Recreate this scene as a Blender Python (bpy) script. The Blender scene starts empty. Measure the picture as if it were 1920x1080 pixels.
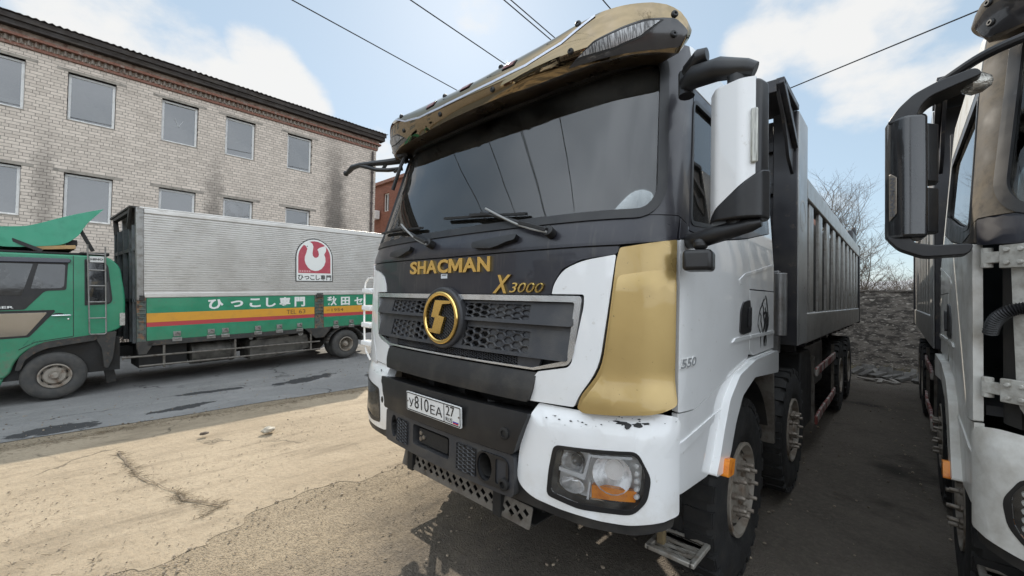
import bpy, bmesh, math, random
from mathutils import Vector, Matrix, noise
R = math.radians
random.seed(7)
sc = bpy.context.scene
COL = sc.collection

# ------------------------------------------------------------------ camera
CAM = (1.926, -1.484, 1.736)
def camera():
    yaw, pit, rol = R(43.26), R(1.2), R(-1.1)
    d = Vector((-math.sin(yaw)*math.cos(pit), math.cos(yaw)*math.cos(pit), math.sin(pit)))
    r = Vector((math.cos(yaw), math.sin(yaw), 0)); u = r.cross(d)
    r2 = r*math.cos(rol) - u*math.sin(rol); u2 = u*math.cos(rol) + r*math.sin(rol)
    cd = bpy.data.cameras.new('camera'); co = bpy.data.objects.new('camera', cd); COL.objects.link(co)
    m = Matrix((r2, u2, -d)).transposed().to_4x4(); m.translation = Vector(CAM)
    co.matrix_world = m
    cd.sensor_width = 36; cd.lens = 775.66/1920*36; cd.clip_start = .02; cd.clip_end = 3000
    sc.camera = co
camera()

# ------------------------------------------------------------------ light, sky, exposure
SUN_EL, SUN_AZ = R(37.2), R(50.15)          # azimuth measured from +Y towards -X
sundir = Vector((-math.sin(SUN_AZ)*math.cos(SUN_EL), math.cos(SUN_AZ)*math.cos(SUN_EL), math.sin(SUN_EL)))
sl = bpy.data.lights.new('sun', 'SUN'); sl.energy = 2.7; sl.angle = R(.55); sl.color = (1, .92, .8)
so = bpy.data.objects.new('sun', sl); COL.objects.link(so)
so.rotation_euler = sundir.to_track_quat('Z', 'Y').to_euler(); so.location = (0, 0, 30)
sc.view_settings.view_transform = 'Standard'; sc.view_settings.look = 'None'
sc.view_settings.exposure = 1.15; sc.view_settings.gamma = 1
sc.cycles.max_bounces = 8; sc.cycles.transparent_max_bounces = 12
sc.cycles.sample_clamp_indirect = 6; sc.cycles.caustics_reflective = False; sc.cycles.caustics_refractive = False

def world():
    w = bpy.data.worlds.new('World'); sc.world = w; w.use_nodes = True
    nt = w.node_tree; N = nt.nodes; L = nt.links; N.clear()
    out = N.new('ShaderNodeOutputWorld'); bg = N.new('ShaderNodeBackground'); bg.inputs[1].default_value = .1
    sky = N.new('ShaderNodeTexSky'); sky.sky_type = 'NISHITA'; sky.sun_disc = False
    sky.sun_elevation = SUN_EL; sky.sun_rotation = -SUN_AZ; sky.air_density = 1.0; sky.dust_density = .35; sky.ozone_density = 1.2
    tc = N.new('ShaderNodeTexCoord')
    def math_(op, a, b=None, c=None):
        n = N.new('ShaderNodeMath'); n.operation = op
        for i, v in enumerate((a, b, c)):
            if v is None: continue
            if isinstance(v, (int, float)): n.inputs[i].default_value = v
            else: L.new(v, n.inputs[i])
        return n.outputs[0]
    # clouds: soft banks of cloud in fixed compass directions, broken up by noise
    nz = N.new('ShaderNodeTexNoise'); nz.inputs['Scale'].default_value = 5.5; nz.inputs['Detail'].default_value = 9; nz.inputs['Roughness'].default_value = .58
    mp = N.new('ShaderNodeMapping'); mp.inputs['Scale'].default_value = (1, 1, 1.7)
    L.new(tc.outputs['Generated'], mp.inputs[0]); L.new(mp.outputs[0], nz.inputs['Vector'])
    nz2 = N.new('ShaderNodeTexNoise'); nz2.inputs['Scale'].default_value = 2.2; nz2.inputs['Detail'].default_value = 4
    L.new(mp.outputs[0], nz2.inputs['Vector'])
    acc = None
    for (dx, dy, dz, rad, amt) in CLOUDS:
        v = N.new('ShaderNodeVectorMath'); v.operation = 'DOT_PRODUCT'; L.new(tc.outputs['Generated'], v.inputs[0])
        v.inputs[1].default_value = Vector((dx, dy, dz)).normalized()
        mr = N.new('ShaderNodeMapRange'); mr.interpolation_type = 'SMOOTHSTEP'
        L.new(v.outputs['Value'], mr.inputs[0]); mr.inputs[1].default_value = math.cos(R(rad)); mr.inputs[2].default_value = math.cos(R(rad*.25)); mr.inputs[4].default_value = amt
        acc = mr.outputs[0] if acc is None else math_('MAXIMUM', acc, mr.outputs[0])
    dens = math_('ADD', math_('MULTIPLY', math_('SUBTRACT', nz.outputs[0], .5), 2.3), math_('SUBTRACT', math_('MULTIPLY', acc, 1.0), .34))
    gen = math_('MULTIPLY', math_('SUBTRACT', nz2.outputs[0], .6), .8)
    dens = math_('MAXIMUM', dens, gen)
    mr = N.new('ShaderNodeMapRange'); mr.interpolation_type = 'SMOOTHSTEP'; L.new(dens, mr.inputs[0])
    mr.inputs[1].default_value = .0; mr.inputs[2].default_value = .75; mr.inputs[4].default_value = .9
    # thin high veil: lifts the whole sky a little towards white; the clouds lie over it
    mix2 = N.new('ShaderNodeMix'); mix2.data_type = 'RGBA'; mix2.inputs[0].default_value = .78
    L.new(sky.outputs[0], mix2.inputs[6]); mix2.inputs[7].default_value = VEIL_COL
    mix = N.new('ShaderNodeMix'); mix.data_type = 'RGBA'
    L.new(mr.outputs[0], mix.inputs[0]); L.new(mix2.outputs[2], mix.inputs[6]); mix.inputs[7].default_value = CLOUD_COL
    # added bright cloud bank, unseen behind the viewer, to lift the shaded sides
    v = N.new('ShaderNodeVectorMath'); v.operation = 'DOT_PRODUCT'; L.new(tc.outputs['Generated'], v.inputs[0]); v.inputs[1].default_value = Vector((.68, -.55, .5)).normalized()
    mr3 = N.new('ShaderNodeMapRange'); mr3.interpolation_type = 'SMOOTHSTEP'; L.new(v.outputs['Value'], mr3.inputs[0]); mr3.inputs[1].default_value = math.cos(R(98)); mr3.inputs[2].default_value = math.cos(R(52))
    nz4 = N.new('ShaderNodeTexNoise'); nz4.inputs['Scale'].default_value = 3.2; nz4.inputs['Detail'].default_value = 7; L.new(mp.outputs[0], nz4.inputs['Vector'])
    mr4 = N.new('ShaderNodeMapRange'); L.new(nz4.outputs[0], mr4.inputs[0]); mr4.inputs[1].default_value = .38; mr4.inputs[2].default_value = .6; mr4.inputs[3].default_value = .68
    mix3 = N.new('ShaderNodeMix'); mix3.data_type = 'RGBA'; L.new(math_('MULTIPLY', mr3.outputs[0], mr4.outputs[0]), mix3.inputs[0]); L.new(mix.outputs[2], mix3.inputs[6]); mix3.inputs[7].default_value = FILL_BANK_COL
    L.new(mix3.outputs[2], bg.inputs[0]); L.new(bg.outputs[0], out.inputs[0])
CLOUD_COL = (4.25, 4.2, 4.1, 1)
VEIL_COL = (2.25, 2.8, 3.2, 1)
FILL_BANK_COL = (8.3, 9.0, 9.8, 1)
CLOUDS = [
    (-0.905, -0.004, 0.424, 7, 0.9),
    (-0.902, 0.037, 0.431, 7, 0.9),
    (-0.902, 0.089, 0.422, 6, 0.9),
    (-0.902, 0.139, 0.408, 5, 1),
    (-0.899, 0.195, 0.391, 4, 0.9),
    (-0.873, 0.213, 0.439, 4, 0.9),
    (-0.875, 0.250, 0.415, 5, 1),
    (-0.875, 0.289, 0.388, 4.5, 1),
    (-0.870, 0.328, 0.368, 3, 0.9),
    (-0.614, 0.544, 0.572, 4, 0.5),
    (-0.187, 0.863, 0.469, 6, 0.9),
    (-0.144, 0.856, 0.497, 7, 1),
    (-0.088, 0.896, 0.435, 6, 1),
    (-0.032, 0.894, 0.447, 7, 0.8),
    (-0.085, 0.862, 0.500, 8, 0.9),
    (-0.047, 0.935, 0.352, 5, 0.8),
    (0.007, 0.939, 0.345, 5, 0.8),
    (0.055, 0.937, 0.346, 6, 0.8),
    (-0.096, 0.993, 0.069, 11, 0.55),
    (-0.834, 0.465, 0.297, 5, 0.8),
    (-0.893, -0.061, 0.445, 8, 0.6),
]
world()

# ------------------------------------------------------------------ materials
MATS = {}
def mat(name, col, rough=.5, metal=0., coat=0., n=None, n2=None, bump=None, spec=.5, dirt=None, trans=None):
    """n / n2 = (scale, colour, low, high): noise patches of another colour; bump = (scale, strength); dirt = (colour, z_low, z_high) grime fading upwards"""
    if name in MATS: return MATS[name]
    m = bpy.data.materials.new(name); m.use_nodes = True; MATS[name] = m
    nt = m.node_tree; N = nt.nodes; L = nt.links; b = N['Principled BSDF']
    b.inputs['Roughness'].default_value = rough; b.inputs['Metallic'].default_value = metal
    b.inputs['Coat Weight'].default_value = coat; b.inputs['Coat Roughness'].default_value = .03
    b.inputs['Specular IOR Level'].default_value = spec
    tc = N.new('ShaderNodeTexCoord'); vec = tc.outputs['Object']
    c = N.new('ShaderNodeRGB'); c.outputs[0].default_value = (*col, 1); cur = c.outputs[0]
    for k, nn in enumerate((n, n2)):
        if not nn: continue
        s, c2, lo, hi = nn[:4]
        t = N.new('ShaderNodeTexNoise'); t.inputs['Scale'].default_value = s; t.inputs['Detail'].default_value = 8; t.inputs['Roughness'].default_value = .62
        if len(nn) > 4:
            mp = N.new('ShaderNodeMapping'); mp.inputs['Scale'].default_value = nn[4]; L.new(vec, mp.inputs[0]); L.new(mp.outputs[0], t.inputs['Vector'])
        else: L.new(vec, t.inputs['Vector'])
        r = N.new('ShaderNodeMapRange'); L.new(t.outputs[0], r.inputs[0]); r.inputs[1].default_value = lo; r.inputs[2].default_value = hi
        x = N.new('ShaderNodeMix'); x.data_type = 'RGBA'; L.new(r.outputs[0], x.inputs[0]); L.new(cur, x.inputs[6]); x.inputs[7].default_value = (*c2, 1); cur = x.outputs[2]
    if dirt:
        dc, lo, hi = dirt
        sp = N.new('ShaderNodeSeparateXYZ'); L.new(vec, sp.inputs[0])
        r = N.new('ShaderNodeMapRange'); L.new(sp.outputs[2], r.inputs[0]); r.inputs[1].default_value = hi; r.inputs[2].default_value = lo
        t = N.new('ShaderNodeTexNoise'); t.inputs['Scale'].default_value = 9; t.inputs['Detail'].default_value = 9; t.inputs['Roughness'].default_value = .7; L.new(vec, t.inputs['Vector'])
        a = N.new('ShaderNodeMath'); a.operation = 'MULTIPLY'; L.new(r.outputs[0], a.inputs[0])
        r2 = N.new('ShaderNodeMapRange'); L.new(t.outputs[0], r2.inputs[0]); r2.inputs[1].default_value = .35; r2.inputs[2].default_value = .7; L.new(r2.outputs[0], a.inputs[1])
        x = N.new('ShaderNodeMix'); x.data_type = 'RGBA'; L.new(a.outputs[0], x.inputs[0]); L.new(cur, x.inputs[6]); x.inputs[7].default_value = (*dc, 1); cur = x.outputs[2]
    L.new(cur, b.inputs['Base Color'])
    # uneven gloss
    t = N.new('ShaderNodeTexNoise'); t.inputs['Scale'].default_value = 6; t.inputs['Detail'].default_value = 6; L.new(vec, t.inputs['Vector'])
    r = N.new('ShaderNodeMapRange'); L.new(t.outputs[0], r.inputs[0]); r.inputs[1].default_value = .3; r.inputs[2].default_value = .7
    r.inputs[3].default_value = max(0, rough*.8); r.inputs[4].default_value = min(1, rough*1.25); L.new(r.outputs[0], b.inputs['Roughness'])
    if bump:
        t = N.new('ShaderNodeTexNoise'); t.inputs['Scale'].default_value = bump[0]; t.inputs['Detail'].default_value = 7; L.new(vec, t.inputs['Vector'])
        bp = N.new('ShaderNodeBump'); bp.inputs['Strength'].default_value = bump[1]; bp.inputs['Distance'].default_value = .02
        L.new(t.outputs[0], bp.inputs['Height']); L.new(bp.outputs[0], b.inputs['Normal'])
    return m
def glass(name, tint=(.75, .8, .8), ior=1.7, dust=None, rough=.015):
    """thin pane: clear sheet with a Fresnel reflection and a little dust"""
    if name in MATS: return MATS[name]
    m = bpy.data.materials.new(name); m.use_nodes = True; MATS[name] = m
    nt = m.node_tree; N = nt.nodes; L = nt.links; N.clear()
    o = N.new('ShaderNodeOutputMaterial'); t = N.new('ShaderNodeBsdfTransparent'); t.inputs[0].default_value = (*tint, 1)
    g = N.new('ShaderNodeBsdfGlossy'); g.inputs['Roughness'].default_value = rough
    f = N.new('ShaderNodeFresnel'); f.inputs[0].default_value = ior
    mx = N.new('ShaderNodeMixShader'); L.new(f.outputs[0], mx.inputs[0]); L.new(t.outputs[0], mx.inputs[1]); L.new(g.outputs[0], mx.inputs[2])
    cur = mx.outputs[0]
    if dust:
        d = N.new('ShaderNodeBsdfDiffuse'); d.inputs[0].default_value = (*dust[0], 1)
        tc = N.new('ShaderNodeTexCoord'); nz = N.new('ShaderNodeTexNoise'); nz.inputs['Scale'].default_value = dust[1]; nz.inputs['Detail'].default_value = 8; L.new(tc.outputs['Object'], nz.inputs['Vector'])
        r = N.new('ShaderNodeMapRange'); L.new(nz.outputs[0], r.inputs[0]); r.inputs[1].default_value = .35; r.inputs[2].default_value = .8; r.inputs[4].default_value = dust[2]
        m2 = N.new('ShaderNodeMixShader'); L.new(r.outputs[0], m2.inputs[0]); L.new(cur, m2.inputs[1]); L.new(d.outputs[0], m2.inputs[2]); cur = m2.outputs[0]
    L.new(cur, o.inputs[0])
    return m
DUST = (.33, .28, .21)
M = dict(
    white=mat('white_paint', (.80, .805, .80), .35, coat=1., n=(2, (.71, .71, .69), .5, .8), n2=(30, (.6, .58, .54), .64, .74), dirt=((.5, .45, .37), .72, .95)),
    dirtywhite=mat('dirty_white_paint', (.62, .61, .57), .4, coat=.2, n=(6, (.36, .33, .28), .45, .75), bump=(40, .05)),
    greypanel=mat('bare_grey_panel', (.46, .45, .41), .55, n=(9, (.2, .18, .15), .5, .72), n2=(40, (.3, .28, .24), .5, .7), bump=(25, .12)),
    black=mat('black_plastic', (.010, .010, .011), .4, n=(5, (.03, .028, .025), .45, .85)),
    dustblack=mat('dusty_black_plastic', (.015, .0145, .0145), .48, n=(4, (.06, .053, .043), .48, .8), bump=(120, .06)),
    rawblack=mat('rough_black_plastic', (.034, .035, .039), .52, n=(7, (.07, .066, .06), .45, .8), bump=(220, .1)),
    navy=mat('dark_blue_black_paint', (.017, .017, .024), .34, coat=.25, n=(4, (.045, .042, .042), .45, .85), n2=(7, (.07, .065, .06), .56, .8, (6, 1, .5))),
    gold=mat('gold_paint', (.50, .355, .14), .34, metal=.45, coat=.5, n=(2, (.43, .30, .115), .4, .75), n2=(60, (.2, .15, .07), .66, .72)),
    goldchrome=mat('gold_chrome', (.95, .66, .22), .12, metal=1, n=(8, (.5, .36, .15), .55, .8)),
    chrome=mat('chrome', (.78, .79, .80), .22, metal=.8, n=(9, (.5, .45, .4), .5, .85)),
    visor=mat('gold_mirror_visor', (.28, .22, .14), .03, metal=1, n=(14, (.3, .24, .17), .5, .8)),
    rubber=mat('tyre_rubber', (.013, .013, .013), .75, n=(9, (.03, .027, .023), .45, .8), bump=(60, .15)),
    oldrubber=mat('dusty_tyre_rubber', (.05, .049, .047), .85, n=(9, (.09, .083, .072), .4, .8), bump=(40, .1)),
    rim=mat('rusty_rim_paint', (.27, .24, .2), .6, n=(10, (.12, .075, .045), .48, .7), bump=(50, .1)),
    nut=mat('worn_steel_bolts', (.24, .21, .175), .5, metal=.5, n=(20, (.12, .08, .055), .5, .8)),
    steel=mat('dark_body_steel', (.026, .026, .030), .42, metal=.2, n=(3, (.055, .05, .044), .45, .75), n2=(12, (.13, .1, .075), .6, .75)),
    wornsteel=mat('worn_grey_body_steel', (.33, .32, .30), .36, metal=.5, n=(4, (.24, .225, .2), .48, .75, (1, .6, 3)), n2=(14, (.2, .15, .1), .6, .75), bump=(30, .05)),
    chassis=mat('chassis_black', (.010, .0095, .009), .7, n=(6, (.028, .024, .019), .45, .8), bump=(50, .1)),
    interior=mat('cab_interior', (.045, .045, .047), .75),
    cloth=mat('seat_cloth', (.05, .05, .055), .9),
    lens=glass('lamp_lens', (.985, .985, .985), 1.35, ((.7, .68, .62), 14, .06)),
    screen=glass('windscreen_glass', (.88, .92, .92), 1.95, ((.4, .37, .32), 3, .045)),
    dirtyscreen=glass('smeared_windscreen_glass', (.5, .55, .55), 1.7, ((.42, .38, .31), 5, .4)),
    sideglass=glass('side_glass', (.85, .9, .9), 1.9, ((.4, .37, .32), 4, .06)),
    silver=mat('lamp_reflector', (.95, .95, .94), .25, metal=.1),
    amber=mat('amber_plastic', (.88, .30, .03), .25, n=(20, (.6, .15, .015), .45, .7)),
    plate=mat('plate_white', (.72, .72, .7), .35, n=(9, (.6, .59, .55), .5, .85)),
    ink=mat('black_ink', (.012, .012, .012), .5), red=mat('flag_red', (.5, .02, .02), .5), blue=mat('flag_blue', (.02, .05, .35), .5),
    redlamp=mat('dull_red_lamp', (.22, .08, .07), .3), sticker=mat('sticker_paper', (.6, .63, .66), .5),
    stripe_red=mat('faded_red_stripes', (.22, .06, .05), .6, n=(12, (.45, .42, .38), .5, .52, (1, 1, .3)), n2=(9, (.12, .1, .09), .55, .75)),
    tank=mat('tank_aluminium', (.3, .3, .3), .4, metal=.7, n=(5, (.14, .12, .1), .45, .75)),
)

# ------------------------------------------------------------------ mesh building
class MB:
    def __init__(s): s.v = []; s.f = []; s.mi = []; s.cur = 0
    def add(s, vs, fs):
        o = len(s.v); s.v += [tuple(v) for v in vs]
        for f in fs: s.f.append(tuple(i+o for i in f)); s.mi.append(s.cur)
        return s
    def box(s, x0, x1, y0, y1, z0, z1):
        if x0 > x1: x0, x1 = x1, x0
        if y0 > y1: y0, y1 = y1, y0
        if z0 > z1: z0, z1 = z1, z0
        v = [(x, y, z) for z in (z0, z1) for y in (y0, y1) for x in (x0, x1)]
        return s.add(v, [(0, 2, 3, 1), (4, 5, 7, 6), (0, 1, 5, 4), (2, 6, 7, 3), (0, 4, 6, 2), (1, 3, 7, 5)])
    def obox(s, c, ax, hx, hy, hz):
        """box with axes given as three vectors"""
        c = Vector(c); a, b, d = [Vector(q) for q in ax]
        v = [c+a*(i*hx)+b*(j*hy)+d*(k*hz) for k in (-1, 1) for j in (-1, 1) for i in (-1, 1)]
        return s.add(v, [(0, 2, 3, 1), (4, 5, 7, 6), (0, 1, 5, 4), (2, 6, 7, 3), (0, 4, 6, 2), (1, 3, 7, 5)])
    def bar(s, a, b, w, h, up=(0, 0, 1)):
        a, b = Vector(a), Vector(b); d = (b-a); l = d.length; d.normalize(); u = Vector(up)
        if abs(d.dot(u)) > .98: u = Vector((1, 0, 0))
        x = d.cross(u).normalized(); u = x.cross(d)
        return s.obox((a+b)/2, (x, d, u), w/2, l/2, h/2)
    def tube(s, pts, r, n=8, cap=True):
        pts = [Vector(p) for p in pts]; rs = r if isinstance(r, (list, tuple)) else [r]*len(pts)
        vs = []; up = None
        for i, p in enumerate(pts):
            d = (pts[min(i+1, len(pts)-1)]-pts[max(i-1, 0)]).normalized()
            if up is None:
                up = Vector((0, 0, 1)) if abs(d.z) < .9 else Vector((1, 0, 0))
            x = d.cross(up).normalized(); up = x.cross(d).normalized()
            for k in range(n):
                a = 2*math.pi*k/n; vs.append(p+(x*math.cos(a)+up*math.sin(a))*rs[i])
        fs = []
        for i in range(len(pts)-1):
            for k in range(n):
                k2 = (k+1) % n; fs.append((i*n+k, i*n+k2, (i+1)*n+k2, (i+1)*n+k))
        if cap: fs += [tuple(range(n))[::-1], tuple((len(pts)-1)*n+k for k in range(n))]
        return s.add(vs, fs)
    def lathe(s, prof, c, axis='x', n=32, sgn=1):
        """prof = [(r, h)], revolved round axis through c, h along axis*sgn"""
        vs = []
        for r, h in prof:
            for k in range(n):
                a = 2*math.pi*k/n; p, q = r*math.cos(a), r*math.sin(a); h2 = h*sgn
                vs.append({'x': (c[0]+h2, c[1]+p, c[2]+q), 'y': (c[0]+p, c[1]+h2, c[2]+q), 'z': (c[0]+p, c[1]+q, c[2]+h2)}[axis])
        fs = []
        for i in range(len(prof)-1):
            for k in range(n):
                k2 = (k+1) % n; f = (i*n+k, i*n+k2, (i+1)*n+k2, (i+1)*n+k); fs.append(f)
        return s.add(vs, fs)
    def prism(s, poly, f0, f1):
        """poly = 2D points; f0/f1 map a 2D point to the two end faces"""
        n = len(poly); v = [f0(*p) for p in poly]+[f1(*p) for p in poly]
        return s.add(v, [tuple(range(n))[::-1], tuple(range(n, 2*n))]+[(i, (i+1) % n, n+(i+1) % n, n+i) for i in range(n)])
    def px(s, poly, x0, x1): return s.prism(poly, lambda a, b: (x0, a, b), lambda a, b: (x1, a, b))
    def py(s, poly, y0, y1): return s.prism(poly, lambda a, b: (a, y0, b), lambda a, b: (a, y1, b))
    def pz(s, poly, z0, z1): return s.prism(poly, lambda a, b: (a, b, z0), lambda a, b: (a, b, z1))

def finish(o, bev=0, seg=2, ang=35, sub=0):
    me = o.data
    for p in me.polygons: p.use_smooth = True
    me.set_sharp_from_angle(angle=R(ang))
    if bev:
        m = o.modifiers.new('bevel', 'BEVEL'); m.width = bev; m.segments = seg; m.limit_method = 'ANGLE'; m.angle_limit = R(40); m.use_clamp_overlap = True
    return o
def obj(name, mb, mats, par=None, bev=0, seg=2, ang=35, fix=True, **props):
    me = bpy.data.meshes.new(name)
    if isinstance(mb, MB):
        me.from_pydata(mb.v, [], mb.f)
        mis = mb.mi
    else:
        mb.to_mesh(me); mb.free(); mis = None
    if not isinstance(mats, (list, tuple)): mats = [mats]
    for m in mats: me.materials.append(m)
    if mis and max(mis, default=0) > 0: me.polygons.foreach_set('material_index', mis)
    if fix and isinstance(mb, MB):
        bm = bmesh.new(); bm.from_mesh(me); bmesh.ops.recalc_face_normals(bm, faces=bm.faces); bm.to_mesh(me); bm.free()
    o = bpy.data.objects.new(name, me); COL.objects.link(o)
    if par: o.parent = par
    finish(o, bev, seg, ang)
    for k, v in props.items(): o[k] = v
    return o
def thing(name, label, cat, loc=(0, 0, 0), rot=None, group=None):
    o = bpy.data.objects.new(name, None); COL.objects.link(o); o.location = loc
    if rot is not None: o.rotation_euler = rot
    o['label'] = label; o['category'] = cat
    if group: o['group'] = group
    o.empty_display_size = .2
    return o
def tag(o, label, cat, group=None):
    o['label'] = label; o['category'] = cat
    if group: o['group'] = group
    return o
def rnd(poly, r, n=4):
    """polygon with rounded corners; r may be a number or one per corner"""
    out = []; k = len(poly)
    for i in range(k):
        p0, p, p1 = Vector(poly[i-1]), Vector(poly[i]), Vector(poly[(i+1) % k])
        rr = r[i] if isinstance(r, (list, tuple)) else r
        a, b = p0-p, p1-p; t = min(rr, a.length*.48, b.length*.48)
        if t < 1e-4: out.append(tuple(p)); continue
        A, B = p+a.normalized()*t, p+b.normalized()*t
        for j in range(n+1):
            u = j/n; out.append(tuple(A*(1-u)**2+p*2*u*(1-u)+B*u*u))
    return out
def ell(cx, cz, rx, rz, n=28): return [(cx+rx*math.cos(2*math.pi*i/n), cz+rz*math.sin(2*math.pi*i/n)) for i in range(n)]
def mir(poly): return [(-u, z) for u, z in poly][::-1]

def panel(name, poly, mats, par, P, th=.02, off=0., step=.06, bev=.003, holes=None, ang=40, **props):
    """a sheet cut to the outline poly (u, z), bent over the surface P(u, z) -> (point, normal), with thickness th behind it"""
    bm = bmesh.new()
    vs = [bm.verts.new((u, z, 0)) for u, z in poly]
    if holes:
        es = [bm.edges.new((vs[i], vs[(i+1) % len(vs)])) for i in range(len(vs))]
        for h in holes:
            hv = [bm.verts.new((u, z, 0)) for u, z in h]
            es += [bm.edges.new((hv[i], hv[(i+1) % len(hv)])) for i in range(len(hv))]
        bmesh.ops.triangle_fill(bm, edges=es, use_beauty=True, normal=(0, 0, 1))
    else:
        bm.faces.new(vs); bm.normal_update(); bmesh.ops.triangulate(bm, faces=bm.faces[:], ngon_method='EAR_CLIP')
    if step:
        us = [v.co.x for v in bm.verts]; zs = [v.co.y for v in bm.verts]
        for ax, lo, hi in ((0, min(us), max(us)), (1, min(zs), max(zs))):
            k = math.ceil(lo/step+.01)
            while k*step < hi-1e-4:
                co = [0, 0, 0]; no = [0, 0, 0]; co[ax] = k*step; no[ax] = 1
                bmesh.ops.bisect_plane(bm, geom=bm.verts[:]+bm.edges[:]+bm.faces[:], plane_co=co, plane_no=no, dist=1e-5); k += 1
        bmesh.ops.remove_doubles(bm, verts=bm.verts[:], dist=2e-4)
        bmesh.ops.dissolve_degenerate(bm, edges=bm.edges[:], dist=1e-5)
    bm.normal_update()
    for f in bm.faces:
        if f.normal.z < 0: f.normal_flip()
    bm.verts.ensure_lookup_table(); bm.verts.index_update()
    outer = []; inner = []
    for v in bm.verts:
        p, n = P(v.co.x, v.co.y); outer.append(p+n*off); inner.append(p+n*(off-th))
    nv = len(outer); fs = []
    for f in bm.faces:
        ix = [v.index for v in f.verts]; fs.append(tuple(ix)); fs.append(tuple(i+nv for i in reversed(ix)))
    for e in bm.edges:
        if len(e.link_faces) == 1:
            f = e.link_faces[0]; a, b = e.verts
            for l in f.loops:
                if l.edge == e: a, b = l.vert, l.link_loop_next.vert
            fs.append((b.index, a.index, a.index+nv, b.index+nv))
    bm.free()
    mb = MB(); mb.add(outer+inner, fs)
    return obj(name, mb, mats, par, bev=bev, ang=ang, fix=False, **props)

_TXT = {}
def text_mesh(s, bold=.0, extrude=.02, shear=0., space=1.):
    key = (s, bold, extrude, shear, space)
    if key not in _TXT:
        c = bpy.data.curves.new('lettering', 'FONT'); c.body = s; c.size = 1; c.extrude = extrude; c.offset = bold; c.shear = shear; c.space_character = space; c.resolution_u = 3
        o = bpy.data.objects.new('lettering', c); COL.objects.link(o)
        bpy.context.view_layer.update()
        me = bpy.data.meshes.new_from_object(o.evaluated_get(bpy.context.evaluated_depsgraph_get()))
        v = [tuple(q.co) for q in me.vertices]; f = [tuple(p.vertices) for p in me.polygons]
        bpy.data.objects.remove(o); bpy.data.curves.remove(c); bpy.data.meshes.remove(me)
        _TXT[key] = (v, f)
    return _TXT[key]
def lettering(name, s, box, mats, par, P, off=.001, depth=.004, bold=0., shear=0., rot=0, space=1., bev=0, slant=0., **props):
    """the words s fitted into box = (u0, z0, u1, z1) on the surface P"""
    v, f = text_mesh(s, bold, .02, shear, space)
    x0 = min(q[0] for q in v); x1 = max(q[0] for q in v); y0 = min(q[1] for q in v); y1 = max(q[1] for q in v)
    u0, z0, u1, z1 = box; out = []
    for q in v:
        a, b = (q[0]-x0)/(x1-x0), (q[1]-y0)/(y1-y0)
        if rot: a, b = 1-b, a
        p, n = P(u0+(u1-u0)*a, z0+(z1-z0)*b+slant*a)
        out.append(p+n*(off+depth*(.5+q[2]/.04)))
    mb = MB(); mb.add(out, f)
    return obj(name, mb, mats, par, fix=False, bev=bev, ang=30, **props)
def flat(o, ux, uz):
    """a plane as a surface: origin o, axes ux, uz"""
    o, ux, uz = Vector(o), Vector(ux), Vector(uz); n = ux.cross(uz).normalized()
    return lambda u, z: (o+ux*u+uz*z, n)

# ------------------------------------------------------------------ the curved skin of the tipper's cab: (u along the front and round to the doors, z up)
def _cat(p, n=8):
    out = []
    for i in range(len(p)-1):
        p0 = p[i-1] if i > 0 else (-p[1][0], p[1][1]); p1 = p[i]; p2 = p[i+1]; p3 = p[i+2] if i+2 < len(p) else p2
        for t in range(n):
            t /= n
            if p1[0] == p2[0]: out.append((p1[0], p1[1]+(p2[1]-p1[1])*t)); continue
            out.append(tuple(.5*((2*p1[k])+(-p0[k]+p2[k])*t+(2*p0[k]-5*p1[k]+4*p2[k]-p3[k])*t*t+(-p0[k]+3*p1[k]-3*p2[k]+p3[k])*t**3) for k in (0, 1)))
    return out+[p[-1]]
_CP = _cat([(0, 0), (.3, .006), (.6, .027), (.86, .06), (1.0, .095), (1.1, .135), (1.18, .185), (1.228, .245), (1.245, .32), (1.245, .45), (1.245, 1.2), (1.245, 2.1)])
_CL = [0]
for _i in range(1, len(_CP)): _CL.append(_CL[-1]+math.hypot(_CP[_i][0]-_CP[_i-1][0], _CP[_i][1]-_CP[_i-1][1]))
def lerp(x, t):
    if x <= t[0][0]: return t[0][1]
    for (a, b), (c, d) in zip(t, t[1:]):
        if x <= c: return b+(d-b)*(x-a)/(c-a)
    return t[-1][1]
import bisect
def _prof(a):
    if a >= _CL[-1]: return _CP[-1][0], _CP[-1][1]+a-_CL[-1]
    i = max(0, bisect.bisect_right(_CL, a)-1); t = (a-_CL[i])/(_CL[i+1]-_CL[i])
    return _CP[i][0]+(_CP[i+1][0]-_CP[i][0])*t, _CP[i][1]+(_CP[i+1][1]-_CP[i][1])*t
def surface(SB, WS):
    def p0(u, z):
        x, y = _prof(abs(u)); w = lerp(z, WS)
        return Vector((math.copysign(x*w, u), y+lerp(z, SB)*max(0, 1-max(0, y-.3)/1.2), z))
    def P(u, z):
        e = .004; p = p0(u, z)
        du = p0(u+e, z)-p0(u-e, z); dz = p0(u, z+e)-p0(u, z-e)
        return p, du.cross(dz).normalized()
    return P
CAB = surface([(0, 0), (1.0, 0), (2.0, .01), (2.06, .03), (2.95, .30), (3.2, .36)], [(0, 1), (2, 1), (3, .945), (3.2, .93)])
VIS = surface([(0, .13), (4, .13)], [(0, .97), (4, .97)])
BUMP = surface([(0, -.005), (1.02, -.012), (1.165, -.014), (1.19, -.006), (1.262, .045)], [(0, 1), (4, 1)])
MIDB = surface([(0, -.03), (.82, -.045), (1.1, -.045), (1.19, -.03)], [(0, 1), (4, 1)])

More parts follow.
